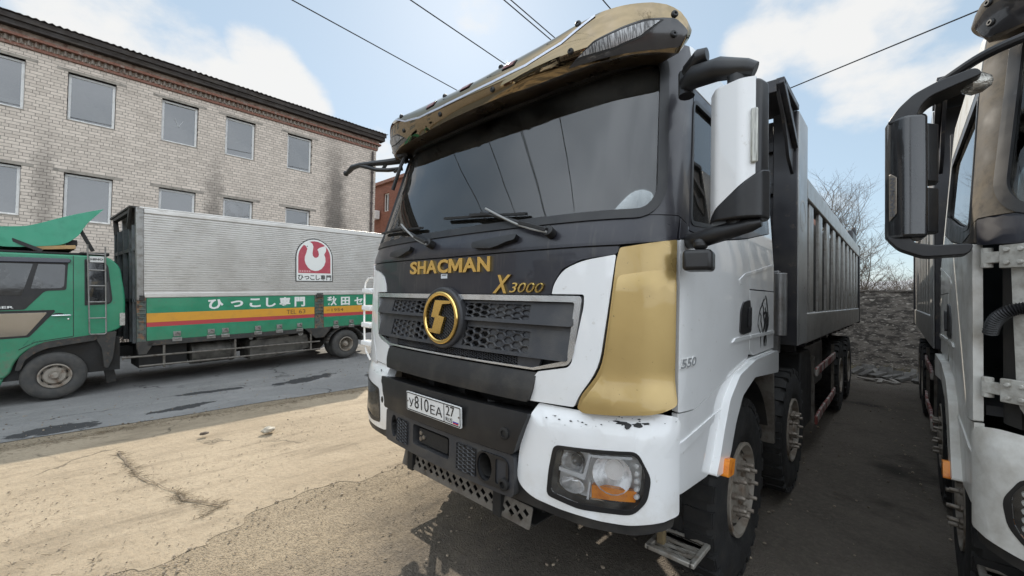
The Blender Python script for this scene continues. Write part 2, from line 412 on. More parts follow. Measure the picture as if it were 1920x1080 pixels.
def GOLDP(u, z):
    p, n = CAB(u, z); k = min(1, max(0, (1.42-z)/.15)); k = k*k*(3-2*k); f = min(1, max(0, (z-1.80)/.08))
    m = (n+Vector((0, 0, .9*(f > .01 and 1 or 0)))).normalized() if False else n
    return p+n*(.022*k-.014*f), n
def hexmesh(P, u0, u1, z0, z1, nu, rows, depth, fill=.74, lift=0., clip=None):
    """an openwork of hexagon cells between u0..u1, z0..z1 (rings of quads, thick); cells of every other row are shifted half a cell"""
    mb = MB(); cw = (u1-u0)/nu; ch = (z1-z0)/rows
    hexo = [(-.5, 0), (-.25, -.5), (.25, -.5), (.5, 0), (.25, .5), (-.25, .5)]
    for i in range(int(nu*4/3)+2):
        for j in range(-1, rows+1):
            cx = u0+cw*(.0+.75*i); cz = z0+ch*(j+.5+(.5 if i % 2 else 0))
            o = [(cx+a*cw, cz+b*ch) for a, b in hexo]; q = [(cx+a*cw*fill, cz+b*ch*fill) for a, b in hexo]
            if clip and not clip(cx, cz): continue
            o = [(min(max(a, u0), u1), min(max(b, z0), z1)) for a, b in o]; q = [(min(max(a, u0), u1), min(max(b, z0), z1)) for a, b in q]
            if max(a for a, b in o)-min(a for a, b in o) < .004 or max(b for a, b in o)-min(b for a, b in o) < .003: continue
            vs = []
            for lst, d in ((o, lift), (q, lift-.004), (q, lift-depth)):
                for a, b in lst:
                    p, n = P(a, b); vs.append(p+n*d)
            fs = []
            for k in range(6):
                k2 = (k+1) % 6; fs += [(k, k2, 6+k2, 6+k), (6+k, 6+k2, 12+k2, 12+k)]
            mb.add(vs, fs)
    return mb

def both(f, name, poly, *a, **k):
    f(name, poly, *a, **k); return f(name, mir(poly), *a, **k)

def wheel(par, x, y, r, w, side, front, tyre_mat, lugs=True, nuts=True, nseg=40):
    """a truck wheel, its outer face at x on the side +1/-1; parts: tyre, rim, nuts"""
    e = bpy.data.objects.new('wheel', None); COL.objects.link(e); e.parent = par; e.location = (x, y, r)
    s = side; rr = r*.515
    prof = [(rr, -.01), (rr+.02, .004), (r*.62, .012), (r*.8, .016), (r*.9, .006), (r*.955, -.012), (r*.985, -.03), (r*.99, -.06), (r*.99, -w+.06), (r*.985, -w+.03), (r*.9, -w), (rr, -w+.02), (rr-.02, -w+.05), (rr-.02, -.04), (rr, -.01)]
    mb = MB(); mb.lathe(prof, (0, 0, 0), 'x', nseg, s)
    if lugs:
        nl = 26
        for k in range(nl):
            for half in (0, 1):
                a = 2*math.pi*(k+.5*half)/nl
                rad = Vector((0, math.cos(a), math.sin(a))); tan = Vector((0, -math.sin(a), math.cos(a))); ax = Vector((s, 0, 0))
                c = -w*.24 if half == 0 else -w*.76
                mb.obox(rad*(r*.99)+ax*c, (ax, tan, rad), w*.235, r*.075, r*.016)
                mb.obox(rad*(r*.955)+ax*(-.006 if half == 0 else -w+.006), (ax, tan, rad), .012, r*.07, r*.035)
    obj('tyre', mb, tyre_mat, e, ang=30)
    mb = MB()
    if front: prof = [(rr-.005, -.012), (rr-.002, .012), (rr-.02, .014), (rr-.035, -.02), (rr-.05, -.045), (rr-.075, -.02), (r*.36, -.03), (r*.32, -.012), (r*.24, -.01), (r*.2, -.01), (r*.195, -.02), (r*.13, -.02), (r*.12, .02), (r*.09, .03), (0.001, .03)]
    else: prof = [(rr-.005, -.012), (rr-.002, .012), (rr-.02, .014), (rr-.03, -.03), (rr-.045, -.13), (r*.34, -.15), (r*.26, -.15), (r*.24, -.1), (r*.2, -.05), (r*.15, .0), (.001, .005)]
    mb.lathe(prof, (0, 0, 0), 'x', nseg, s)
    obj('rim', mb, M['rim'], e, ang=28)
    mb = MB()
    for k in range(8 if front else 6):
        a = 2*math.pi*(k+.5)/(8 if front else 6); cy, cz = math.cos(a)*r*.405, math.sin(a)*r*.405
        xx = -.035 if front else -.135
        rad = Vector((s*.75, math.cos(a)*.66, math.sin(a)*.66)); tan = Vector((0, -math.sin(a), math.cos(a)))
        v = []; nn = rad.cross(tan)
        for j in range(12):
            b = 2*math.pi*j/12
            v.append(Vector((s*(xx+.012), cy, cz))+tan*(math.cos(b)*r*.072)+Vector((-s*.64, math.cos(a)*.77, math.sin(a)*.77))*(math.sin(b)*r*.05))
        mb.add(v, [tuple(range(12))])
    obj('hand_holes', mb, M['chassis'], e)
    if nuts:
        for k in range(10):
            a = 2*math.pi*k/10; cy, cz = math.cos(a)*r*.265, math.sin(a)*r*.265; x0 = -.012 if front else -.15
            mb = MB(); mb.lathe([(.022, x0), (.022, x0+.03), (.017, x0+.032), (.013, x0+.035), (.013, x0+.07), (.010, x0+.074), (.001, x0+.074)], (0, cy, cz), 'x', 8, s)
            obj('wheel_nut', mb, M['nut'], e, ang=40)
    return e

def headlight(par, sgn, dirty=False):
    e = bpy.data.objects.new('headlight', None); COL.objects.link(e); e.parent = par
    rim = rnd([(.745, .835), (.80, .828), (.905, .818), (1.135, .842), (1.19, .905), (1.205, 1.0), (1.15, 1.105), (.78, 1.07), (.755, .95)], .03)
    lens = rnd([(.775, .862), (.905, .848), (1.125, .868), (1.165, .92), (1.172, 1.02), (1.135, 1.083), (.805, 1.05), (.785, .95)], .025)
    lens = [(.978+(a-.978)*1.045, .965+(b-.965)*1.06) for a, b in lens]
    m = (lambda p: mir(p)) if sgn < 0 else (lambda p: p)
    panel('bezel', m(rim), M['black'], e, BUMP, th=.06, off=.007, holes=[m(lens)], bev=.004)
    panel('housing', m(lens), M['silver'], e, BUMP, th=.006, off=-.075, bev=0)
    panel('lens', m(lens), M['lens'], e, BUMP, th=.004, off=.004, bev=0)
    # inside: projector, reflector bowls, indicator, row of small lamps
    def at(u, z, d):
        p, n = BUMP(sgn*u, z); return p+n*d, n
    def bowl(name, u, z, ru, rz, d, mt, n=20, dome=False):
        mb = MB(); vs = []; rings = 6
        for i in range(rings+1):
            t = i/rings
            for k in range(n):
                a = 2*math.pi*k/n
                p, nn = BUMP(sgn*(u+ru*t*math.cos(a)), z+rz*t*math.sin(a)); vs.append(p+nn*(-.015-d*(1-t*t) if not dome else -.075+d*(1-t*t)))
        fs = [(i*n+k, i*n+(k+1) % n, (i+1)*n+(k+1) % n, (i+1)*n+k) for i in range(rings) for k in range(n)]
        mb.add(vs, fs); return obj(name, mb, mt, e)
    bowl('reflector_bowl', .865, 1.0, .055, .052, .07, M['bowl']); bowl('projector_lens', .865, 1.0, .036, .035, .045, M['dome'], dome=True)
    bowl('reflector_bowl', 1.045, .985, .085, .085, .085, M['bowl'])
    bowl('reflector_bowl', .865, .905, .06, .036, .06, M['bowl'])
    def box(name, pts, mt, off, th):
        return panel(name, m(pts), mt, e, BUMP, th=th, off=off, bev=.002, step=.05)
    box('light_guide', [(.80, .955), (.925, .94), (.93, .955), (.955, 1.055), (.945, 1.06), (.918, .965), (.80, .97)], M['chromewhite'], -.012, .02)
    box('light_guide', [(.955, 1.045), (1.13, 1.062), (1.13, 1.074), (.955, 1.057)], M['chromewhite'], -.012, .02)
    box('light_guide', [(.935, .86), (.945, .86), (.955, .94), (.945, .94)], M['chromewhite'], -.012, .02)
    box('indicator', [(.955, .868), (1.145, .884), (1.15, .93), (.955, .925)], M['amber'], -.02, .03)
    mb = MB()
    for k in range(5):
        p, n = at(1.148, .912+.032*k, -.012); mb.lathe([(.011, -.01), (.011, .004), (.008, .008), (.001, .009)], (p.x, p.y, p.z), 'y', 10, -1)
    obj('lamp_row', mb, M['silver'], e)
    return e
M['chromewhite'] = mat('light_guide_plastic', (.72, .74, .76), .2, coat=.5)
M['bowl'] = mat('polished_reflector', (.93, .93, .93), .2, metal=.55, n=(30, (.6, .6, .6), .45, .6))
M['dome'] = mat('projector_glass', (.05, .055, .06), .04, coat=1)
M['visor2'] = mat('dusty_bronze_visor', (.10, .08, .058), .25, metal=.35, n=(5, (.15, .125, .095), .4, .75), n2=(18, (.1, .085, .065), .55, .75), bump=(30, .02))
M['tan'] = mat('dusty_bronze_frame', (.06, .052, .043), .75, spec=.2, n=(6, (.17, .14, .10), .42, .72), n2=(22, (.04, .035, .03), .5, .75))

WIND = rnd([(-1.155, 2.115), (1.155, 2.115), (1.205, 2.2), (1.165, 2.905), (.4, 2.87), (-.4, 2.87), (-1.165, 2.905), (-1.205, 2.2)], [.08, .08, .1, .07, .1, .1, .07, .1])
SIDEWIN = rnd([(1.415, 2.08), (1.67, 2.098), (2.15, 2.18), (2.93, 2.335), (2.90, 2.70), (1.37, 2.70)], [.04, .05, .1, .05, .06, .05])

def dump_truck(name, label, loc, main, yaw=0., group='white dump trucks parked side by side'):
    T = thing(name, label, 'dump truck', loc, (0, 0, yaw), group)
    WH = M['white'] if main else M['dirtywhite']
    FR = M['navy'] if main else M['tan']
    sides = (1, -1)
    # ---- front skin
    hood = panel('hood', rnd([(-.735, 1.748), (.735, 1.748), (.745, 1.80), (.79, 1.868), (.885, 1.908), (1.047, 1.93), (1.056, 1.962), (0, 1.952), (-1.056, 1.962), (-1.047, 1.93), (-.885, 1.908), (-.79, 1.868), (-.745, 1.80)] if main else [(-.735, 1.748), (.735, 1.748), (.78, 1.955), (0, 1.952), (-.78, 1.955)], .012), M['navy'], T, CAB, off=.0)
    if main:
        w_ = (.093, .098, .118, .106, .128, .118, .100); k_ = .747/(sum(w_)+6*.006); u_ = -.385
        for ch, ww in zip('SHACMAN', w_):
            ww *= k_; zz = 1.866
            if ch == 'M':
                mp_ = [(0, 0), (.22, 0), (.22, .58), (.42, .12), (.58, .12), (.78, .58), (.78, 0), (1, 0), (1, 1), (.76, 1), (.5, .42), (.24, 1), (0, 1)]
                panel('maker_letter', [(u_+ww*a, zz+.08*b) for a, b in mp_], M['goldchrome'], hood, CAB, th=.012, off=.0125, bev=0, step=0)
            else: lettering('maker_letter', ch, (u_, zz, u_+ww, 1.946), M['goldchrome'], hood, CAB, off=.0005, depth=.012, bold=.034)
            u_ += ww+.006*k_
        X = MB()
        lettering('model_lettering', 'X', (.385, 1.752, .505, 1.846), M['goldchrome'], hood, CAB, off=.0005, depth=.012, bold=.02, shear=.35)
        lettering('model_lettering', '3000', (.495, 1.757, .70, 1.806), M['goldchrome'], hood, CAB, off=.0005, depth=.01, bold=.0, shear=.3)
        st = panel('paper_sticker', [(-.055, 1.835), (.005, 1.835), (.005, 1.862), (-.055, 1.862)], M['sticker'], hood, CAB, th=.001, off=.002, bev=0)
        panel('printed_lines', [(-.045, 1.852), (-.005, 1.852), (-.005, 1.856), (-.045, 1.856)], M['ink'], st, CAB, th=.001, off=.003, bev=0)
    # cowl strip under the windscreen, running round into the belt line of the doors
    cow = panel('cowl', rnd([(-1.30, 1.985), (-1.056, 1.970), (0, 1.960), (1.056, 1.970), (1.30, 1.985), (1.312, 2.098), (-1.312, 2.098)], .01), M['navy'], T, CAB, off=-.002)
    for c, ww in ((.40, .17), (-.50, .15)):
        panel('hood_grip', rnd([(c-ww, 1.995), (c-ww*.2, 1.985), (c+ww*.75, 2.012), (c+ww*.8, 2.042), (c+ww*.1, 2.035), (c-ww, 2.018)], .012), M['black'], cow, CAB, th=.03, off=.028, bev=.006)
    panel('cowl_seam', [(-1.056, 1.955), (0, 1.945), (1.056, 1.955), (1.056, 1.973), (0, 1.963), (-1.056, 1.973)], M['chassis'], T, CAB, th=.02, off=-.015, bev=0)
    # white side panels of the nose
    wp = rnd([(.628, 1.242), (.868, 1.25), (.892, 1.305), (.978, 1.432), (1.012, 1.685), (1.042, 1.926), (.89, 1.902), (.797, 1.862), (.752, 1.797), (.742, 1.752), (.905, 1.752), (.905, 1.70), (.85, 1.44), (.83, 1.42), (.675, 1.385), (.648, 1.35)], [.01, .01, .03, .08, .1, .01, .06, .04, .03, .005, .012, .02, .02, .01, .01, .01])
    if main: both(panel, 'nose_side_panel', wp, WH, T, CAB, off=.004, th=.05)
    else: both(panel, 'nose_side_panel', wp, M['greypanel'], T, CAB, off=-.06, th=.05)
    # corner deflectors
    gp = rnd([(.884, 1.25), (.905, 1.232), (1.03, 1.238), (1.211, 1.258), (1.292, 1.295), (1.296, 1.99), (1.058, 1.955), (1.044, 1.9), (1.022, 1.685), (.99, 1.425), (.90, 1.305)], [.01, .015, .03, .04, .02, .01, .01, .02, .1, .08, .03])
    gs = rnd([(.908, 1.258), (.925, 1.24), (1.03, 1.246), (1.208, 1.266), (1.286, 1.302), (1.288, 1.872), (1.052, 1.835), (1.034, 1.685), (1.004, 1.418), (.918, 1.292)], [.01, .015, .03, .04, .02, .02, .02, .1, .08, .03])
    if main:
        d = panel('corner_deflector', gp, M['gold'], T, CAB, off=.006, th=.03, bev=.004); panel('raised_face', gs, M['gold'], d, GOLDP, off=.016, th=.016, bev=.005, step=.04)
        panel('corner_deflector', mir(gp), WH, T, CAB, off=.006, th=.03, bev=.004)
    else:
        # the deflectors are missing: bare inner panel, hinges, hoses
        both(panel, 'bare_corner_panel', rnd([(.80, 1.31), (1.10, 1.275), (1.185, 1.34), (1.205, 1.95), (.80, 1.955)], [.02, .08, .08, .03, .02]), M['greypanel'], T, CAB, off=-.045, th=.02)
        both(panel, 'pressed_rib', rnd([(.9, 1.34), (1.1, 1.34), (1.12, 1.6), (1.0, 1.66), (.9, 1.62)], .04), M['greypanel'], T, CAB, off=-.03, th=.02, bev=.01)
        both(panel, 'hinge_post', [(1.19, 1.26), (1.29, 1.27), (1.29, 1.99), (1.20, 1.99)], M['chassis'], T, CAB, off=-.075, th=.02)
        for s in sides:
            for zz in (1.41, 1.93):
                h = MB(); p, n = CAB(s*1.17, zz); q, n2 = CAB(s*1.235, zz)
                t = (q-p).normalized(); up = Vector((0, 0, 1))
                h.obox(p-n*.018, (t, n, up), .045, .012, .045); h.obox(q-n*.03, (t, n, up), .04, .018, .022); h.tube([q+t*.03-n*.03-up*.04, q+t*.03-n*.03+up*.04], .018, 10)
                for a in (-.02, .02):
                    for b in (-.025, .025):
                        c = p+t*a+up*b; h.tube([c-n*.01, c+n*.006], .009, 6)
                obj('hinge', h, M['greypanel'], T, bev=.002)
            h = MB(); pts = []
            for k in range(40):
                t = k/39; u = s*(1.14+.12*t); z = 1.73-.1*t*t; p, n = CAB(u, z); pts.append(p+n*(.02*math.sin(math.pi*t)-.02))
            h.tube(pts, [.02+.005*(k % 2) for k in range(40)], 10); obj('rubber_hose', h, M['black'], T)
    # ---- grille
    G = bpy.data.objects.new('grille', None); COL.objects.link(G); G.parent = T
    fr_o = rnd([(-.655, 1.39), (.655, 1.39), (.838, 1.432), (.862, 1.48), (.895, 1.728), (.888, 1.744), (-.888, 1.744), (-.895, 1.728), (-.862, 1.48), (-.838, 1.432)], [.005, .005, .02, .03, .015, .01, .01, .015, .03, .02])
    fr_i = rnd([(-.645, 1.40), (.645, 1.40), (.81, 1.447), (.832, 1.48), (.862, 1.716), (-.862, 1.716), (-.832, 1.48), (-.81, 1.447)], [.005, .005, .02, .03, .015, .015, .03, .02])
    if main: panel('chrome_frame', fr_o, M['chrome'], G, CAB, off=.008, th=.04, holes=[fr_i], bev=.006)
    panel('grille_back', fr_o, M['chassis'], G, CAB, off=-.05, th=.01, bev=0)
    for zb, zt, ub in ((1.605, 1.712, .855), (1.447, 1.582, .83)):
        # each slat: frame bars above and below, honeycomb in the middle of either half, plain ends
        def S(u, z, zb=zb, zt=zt):
            p, n = CAB(u, z); t = (z-zb)/(zt-zb); return p+n*(.018-.03*t), n
        hz0, hz1 = zb+.018, zt-.014
        slat = panel('grille_slat', rnd([(-ub, zb), (ub, zb), (ub+.01, zt), (-ub-.01, zt)], .012), M['rawblack'], G, S, th=.03, off=.0, bev=.004,
                     holes=[[(s*.16, hz0), (s*.62, hz0), (s*.62, hz1), (s*.16, hz1)] for s in sides])
        for s in sides:
            obj('honeycomb', hexmesh(S, min(s*.15, s*.63), max(s*.15, s*.63), hz0-.004, hz1+.004, 6.5, 3, .022, fill=.72, lift=-.003), M['rawblack'], slat, ang=20)
        for s in sides:      # the outer cells are blind
            panel('blind_back', [(min(s*.34, s*.62), hz0), (max(s*.34, s*.62), hz0), (max(s*.34, s*.62), hz1), (min(s*.34, s*.62), hz1)], M['rawblack'], slat, S, th=.004, off=-.016, bev=0)
    panel('slat_gap', [(-.85, 1.575), (.85, 1.575), (.85, 1.61), (-.85, 1.61)], M['rawblack'], G, CAB, off=-.012, th=.02, bev=.003)
    obj('fine_mesh', hexmesh(CAB, -.56, .56, 1.405, 1.44, 48, 3, .01, fill=.62, lift=-.004), M['rawblack'], G, ang=20)
    panel('mesh_surround', [(-.66, 1.392), (.66, 1.392), (.66, 1.40), (-.66, 1.40)], M['rawblack'], G, CAB, off=.004, th=.02, bev=0)
    both(panel, 'mesh_surround', [(.55, 1.398), (.67, 1.398), (.69, 1.45), (.55, 1.45)], M['rawblack'], G, CAB, off=-.003, th=.02, bev=0)
    if main:
        EM = bpy.data.objects.new('emblem', None); COL.objects.link(EM); EM.parent = G
        FP = flat((0, -.028, 1.608), (1, 0, 0), (0, 0, 1))
        panel('emblem_surround', ell(0, 0, .183, .176, 40), M['rawblack'], EM, FP, th=.05, off=.0, bev=.01, step=0, holes=[ell(0, 0, .150, .143, 40)])
        panel('emblem_ring', ell(0, 0, .158, .151, 40), M['goldchrome'], EM, FP, th=.03, off=.014, bev=.006, step=0, holes=[ell(0, 0, .134, .127, 40)])
        panel('emblem_back', ell(0, 0, .15, .143, 32), M['chassis'], EM, FP, th=.005, off=-.03, bev=0, step=0)
        obj('emblem_mesh', hexmesh(FP, -.135, .135, -.128, .128, 13, 14, .01, fill=.66, lift=-.012, clip=lambda a, b: (a/.135)**2+(b/.128)**2 < 1.05), M['rawblack'], EM, ang=20)
        S8 = [(605, 105), (572, 268), (608, 270), (582, 382), (522, 380), (538, 412), (655, 425), (693, 262), (640, 250), (672, 140), (745, 132), (750, 108)]
        Sg = [((x-650)*.158/155, (270-y)*.151/250) for x, y in S8]
        panel('emblem_sign', rnd(Sg[::-1], .003, 2), M['goldchrome'], EM, FP, th=.02, off=.012, bev=.006, step=0)
    # lower bar under the grille
    bar = [(-.635, 1.238), (.635, 1.238), (.655, 1.30), (.668, 1.378), (-.668, 1.378), (-.655, 1.30)]
    def BARP(u, z):
        p, n = CAB(u, z); t = (z-1.238)/.14; return p+n*(.028-.03*t*t), n
    panel('grille_bar', rnd(bar, .012), M['dustblack'], T, BARP, th=.06, off=.0, bev=.008, step=.035)
    # dark engine bay seen through the slot, with a cable
    eb = MB(); eb.box(-.95, .95, .32, .34, .75, 1.6); eb.box(-.62, .62, .1, .3, 1.02, 1.06)
    for x in (-.42, -.1, .5): eb.box(x, x+.06, .2, .3, 1.0, 1.3)
    obj('radiator_wall', eb, M['chassis'], T)
    if main:
        cb = MB(); pts = [Vector((.30+.32*t, .07+.03*math.sin(7*t), 1.175-.03*t-.03*math.sin(3*t))) for t in [i/14 for i in range(15)]]; cb.tube(pts, .011, 8); cb.tube([pts[4], pts[6]], .022, 10)
        obj('cable', cb, M['chassis'], T)
    # ---- bumper
    bc = rnd([(.592, 1.03), (.575, .85), (.66, .80), (.81, .79), (1.0, .79), (1.12, .797), (1.215, .815), (1.345, .836), (1.345, 1.205), (1.30, 1.24), (1.21, 1.253), (.902, 1.232), (.672, 1.232), (.655, 1.19)], [.06, .05, .06, .02, .02, .02, .04, .01, .02, .03, .03, .01, .01, .05])
    hole = rnd([(.752, .84), (.80, .833), (.905, .823), (1.132, .847), (1.185, .908), (1.20, 1.0), (1.146, 1.10), (.783, 1.066), (.76, .95)], .03)
    for s in sides:
        q = bc if s > 0 else mir(bc); h = hole if s > 0 else mir(hole)
        b = panel('bumper_corner', q, WH, T, BUMP, th=.06, off=.004, holes=[h], bev=.012)
        if main:
            pc = MB()
            for k in range(26 if s > 0 else 9):
                u = s*random.uniform(.72, 1.3); z = 1.195+.035*(abs(u) > 1)-random.random()**2*.03; a = random.uniform(.0012, .0045)*(1.5 if random.random() < .2 else 1)
                n_ = 6; ph = random.random()*6; vs = []
                for j in range(n_):
                    t = 2*math.pi*j/n_+ph; rr_ = a*random.uniform(.5, 1.3); pp, nn = BUMP(u+rr_*1.6*math.cos(t), z+rr_*.6*math.sin(t)); vs.append(pp+nn*.0055)
                pc.add(vs, [tuple(range(n_))])
            if s > 0:
                for cu, cz, ww, hh in ((1.08, 1.208, .035, .006), (1.105, 1.202, .018, .012), (1.14, 1.206, .025, .009), (1.17, 1.214, .02, .005), (1.05, 1.212, .02, .003)):
                    vs = []
                    for j in range(11):
                        t = 2*math.pi*j/11; rr_ = random.uniform(.6, 1.2); pp, nn = BUMP(cu+rr_*ww*math.cos(t), cz+rr_*hh*math.sin(t)); vs.append(pp+nn*.006)
                    pc.add(vs, [tuple(range(11))])
            obj('chipped_paint', pc, M['ink'], b, fix=False)
            if s < 0:
                for z in (1.0, 1.13):
                    panel('bolt_hole', ell(-.72, z, .018, .022, 14), M['ink'], b, BUMP, th=.002, off=.006, bev=0, step=0)
    lip = rnd([(-1.33, .838), (-1.21, .815), (-1.0, .79), (-.66, .80), (-.56, .86), (-.5, .86), (-.5, .79), (.5, .79), (.5, .86), (.56, .86), (.66, .80), (1.0, .79), (1.21, .815), (1.33, .838), (1.315, .79), (1.14, .755), (.94, .745), (.6, .755), (0, .76), (-.6, .755), (-.94, .745), (-1.14, .755), (-1.315, .79)], .012)
    panel('bumper_lip', lip[::-1] if False else lip, M['dustblack'], T, BUMP, th=.07, off=-.006, bev=.008)
    up = panel('bumper_centre', rnd([(-.60, .985), (.585, .985), (.60, 1.03), (.66, 1.19), (-.68, 1.175), (-.60, 1.03)], .02), M['black'], T, MIDB, th=.16, off=.012, bev=.012)
    lo = panel('bumper_centre', rnd([(-.585, .775), (.585, .775), (.582, .978), (-.585, .978)], .03), M['rawblack'], T, MIDB, th=.12, off=.0, bev=.01,
               holes=[rnd([(-.235, .835), (.12, .835), (.12, .955), (-.235, .955)], .02), rnd(ell(.40, .88, .055, .075, 20), 0), rnd(ell(-.47, .885, .04, .07, 20), 0)])
    panel('towing_recess', [(-.26, .81), (.15, .81), (.15, .97), (-.26, .97)], M['chassis'], lo, MIDB, th=.01, off=-.06, bev=0)
    tp = panel('towing_plate', rnd([(-.195, .85), (.085, .85), (.085, .935), (-.195, .935)], .015), M['wornsteel'] if False else M['chassis'], lo, MIDB, th=.02, off=-.02, bev=.004)
    tm = MB()
    for u, z in ((-.17, .875), (-.17, .91), (-.14, .89)):
        p, n = MIDB(u, z); tm.tube([p-n*.03, p-n*.012], .012, 10)
    obj('towing_pin', tm, M['nut'], tp)
    for s, u0, u1 in ((1, .19, .335), (-1, -.42, -.29)):
        gq = [(u0, .81), (u1, .81), (u1, .95), (u0, .95)]
        panel('vent_back', gq, M['chassis'], lo, MIDB, th=.004, off=.003, bev=0)
        obj('vent_mesh', hexmesh(MIDB, u0, u1, .81, .95, 3.2, 7, .006, fill=.72, lift=.009), M['rawblack'], lo, ang=20)
    for u, z, r_ in ((.40, .88, .052), (-.47, .885, .04)):
        p, n = MIDB(u, z); fm = MB(); fm.lathe([(r_*1.15, -.09), (r_*.9, -.05), (r_*1.0, -.01)], (p.x, p.y, p.z), 'y', 20, -1); fm.lathe([(.001, -.085), (r_*1.1, -.085)], (p.x, p.y, p.z), 'y', 20, -1)
        obj('fog_lamp_socket', fm, M['chassis'], lo)
    panel('socket_frame', rnd([(.345, .80), (.555, .80), (.555, .955), (.345, .955)], .05), M['black'], lo, MIDB, th=.01, off=.008, bev=.003, holes=[ell(.40, .88, .05, .07, 20), rnd([(.475, .82), (.54, .82), (.54, .94), (.475, .94)], .01)])
    for z in (.83, 1.075):
        for u in (.53,):
            p, n = MIDB(u, z); fm = MB(); fm.lathe([(.03, -.02), (.03, .012), (.022, .016), (.016, .016), (.016, .002), (.001, .002)], (p.x, p.y-.004, p.z), 'y', 16, -1); obj('bumper_bolt', fm, M['chassis'], lo if z < 1 else up)
    if main:
        PP = flat((0, -.073, 1.096), (1, -.01, 0), (0, -.05, 1))
        npl = panel('number_plate', rnd([(-.26, -.056), (.26, -.056), (.26, .056), (-.26, .056)], .008), M['plate'], T, PP, th=.008, off=0, bev=.001, step=0)
        npl.location = (-.007, 0, 0)
        panel('plate_border', rnd([(-.256, -.052), (.256, -.052), (.256, .052), (-.256, .052)], .008), M['ink'], npl, PP, th=.001, off=.0015, bev=0, step=0, holes=[rnd([(-.251, -.047), (.251, -.047), (.251, .047), (-.251, .047)], .007)])
        panel('plate_divider', [(.112, -.05), (.117, -.05), (.117, .05), (.112, .05)], M['ink'], npl, PP, th=.001, off=.0015, bev=0, step=0)
        for s_, b_ in (('У', (-.232, -.031, -.182, .02)), ('810', (-.172, -.031, -.028, .043)), ('ЕА', (-.012, -.031, .098, .02)), ('27', (.133, -.008, .205, .045)), ('RUS', (.13, -.041, .186, -.018))):
            lettering('plate_lettering', s_, b_, M['ink'], npl, PP, off=.001, depth=.001, bold=.0 if s_ != 'RUS' else -.01)
        for k, mm in enumerate((M['plate'], M['blue'], M['red'])):
            panel('flag_stripe', [(.193, -.022-.007*(k+1)), (.238, -.022-.007*(k+1)), (.238, -.022-.007*k), (.193, -.022-.007*k)], mm, npl, PP, th=.001, off=.002, bev=0, step=0)
        for u in (-.243, .243): panel('plate_screw', ell(u, 0, .005, .005, 10), M['nut'], npl, PP, th=.002, off=.003, bev=0, step=0)
    for s in sides: headlight(T, s)
    # perforated step and under-run bar below the bumper
    US = flat((0, .07, .66), (1, 0, 0), (0, .25, 1))
    slots = [[(x, -.012), (x+.028, -.028), (x+.04, -.012), (x+.012, .004)] for x in [-.46+.062*k for k in range(17)]]+[[(x+.03, .016), (x+.058, .0), (x+.07, .016), (x+.042, .032)] for x in [-.46+.062*k for k in range(17)]]
    panel('grip_step', rnd([(-.50, -.05), (.62, -.05), (.62, .05), (-.50, .05)], .01), M['alloy2'], T, US, th=.006, off=0, bev=.001, step=0, holes=slots)
    ub = MB(); ub.box(-.50, .62, .10, .30, .612, .62); ub.box(-.46, .58, .22, .28, .60, .72); obj('underrun_bar', ub, M['chassis'], T, bev=.004)
    for x in (-.40, .40):
        b2 = MB(); b2.box(x-.03, x+.03, .05, .12, .60, .80); obj('step_bracket', b2, M['chassis'], T, bev=.005)
    # ---- windscreen, its frame, pillars
    fo = rnd([(-1.30, 2.10), (1.30, 2.10), (1.395, 2.05), (1.36, 2.72), (1.30, 2.985), (0, 3.0), (-1.30, 2.985), (-1.36, 2.72), (-1.395, 2.05)], [.004, .004, .02, .02, .04, .2, .04, .02, .02])
    fo = [(-1.30, 2.10), (1.30, 2.10), (1.40, 2.06), (1.36, 2.72), (1.30, 2.985), (0, 3.0), (-1.30, 2.985), (-1.36, 2.72), (-1.40, 2.06)]
    panel('windscreen_frame', fo, FR, T, CAB, th=.05, off=0, holes=[WIND], bev=.005, step=.04)
    def grow(poly, d):
        cx = sum(p[0] for p in poly)/len(poly); cz = sum(p[1] for p in poly)/len(poly)
        out = []
        n = len(poly)
        for i in range(n):
            a, b, c = Vector(poly[i-1]), Vector(poly[i]), Vector(poly[(i+1) % n])
            t = (c-a).normalized(); out.append((b.x-t.y*-d if False else b.x+t.y*d, b.y-t.x*d))
        return out
    panel('windscreen_seal', grow(WIND, .03), M['black'], T, CAB, th=.02, off=.006, holes=[grow(WIND, -.012)], bev=.004, step=.03)
    ws = panel('windscreen', grow(WIND, .004), M['screen'] if main else M['dirtyscreen'], T, CAB, th=.005, off=-.012, bev=0, step=.03)
    tint = [(-1.16, 2.78), (1.16, 2.78), (1.16, 2.90), (.4, 2.865), (-.4, 2.865), (-1.16, 2.90)]
    if main: panel('tinted_band', tint, M['tint'], ws, CAB, th=.002, off=-.020, bev=0)
    # wipers
    for (pu, pz), (bu, bz), (t0, t1) in (((.726, 2.035), (.25, 2.185), ((-.098, 2.198), (.56, 2.150))), ((-.167, 2.04), (-.62, 2.195), ((-1.04, 2.205), (-.336, 2.166)))):
        W = bpy.data.objects.new('wiper', None); COL.objects.link(W); W.parent = T
        def cp(u, z, d):
            p, n = CAB(u, z); return p+n*d
        a = MB(); a.tube([cp(pu, pz, 0), cp(pu, pz, .045)], .026, 12); a.bar(cp(pu, pz, .045), cp(pu+(bu-pu)*.35, pz+(bz-pz)*.35, .045), .035, .02); a.tube([cp(pu+(bu-pu)*.35, pz+(bz-pz)*.35, .045), cp(bu, bz, .035)], [.012, .007], 8)
        obj('wiper_arm', a, M['black'], W, bev=.003)
        a = MB(); n_ = 8; pts = [cp(t0[0]+(t1[0]-t0[0])*i/n_, t0[1]+(t1[1]-t0[1])*i/n_, .014) for i in range(n_+1)]
        for p, q in zip(pts, pts[1:]): a.bar(p, q, .022, .012)
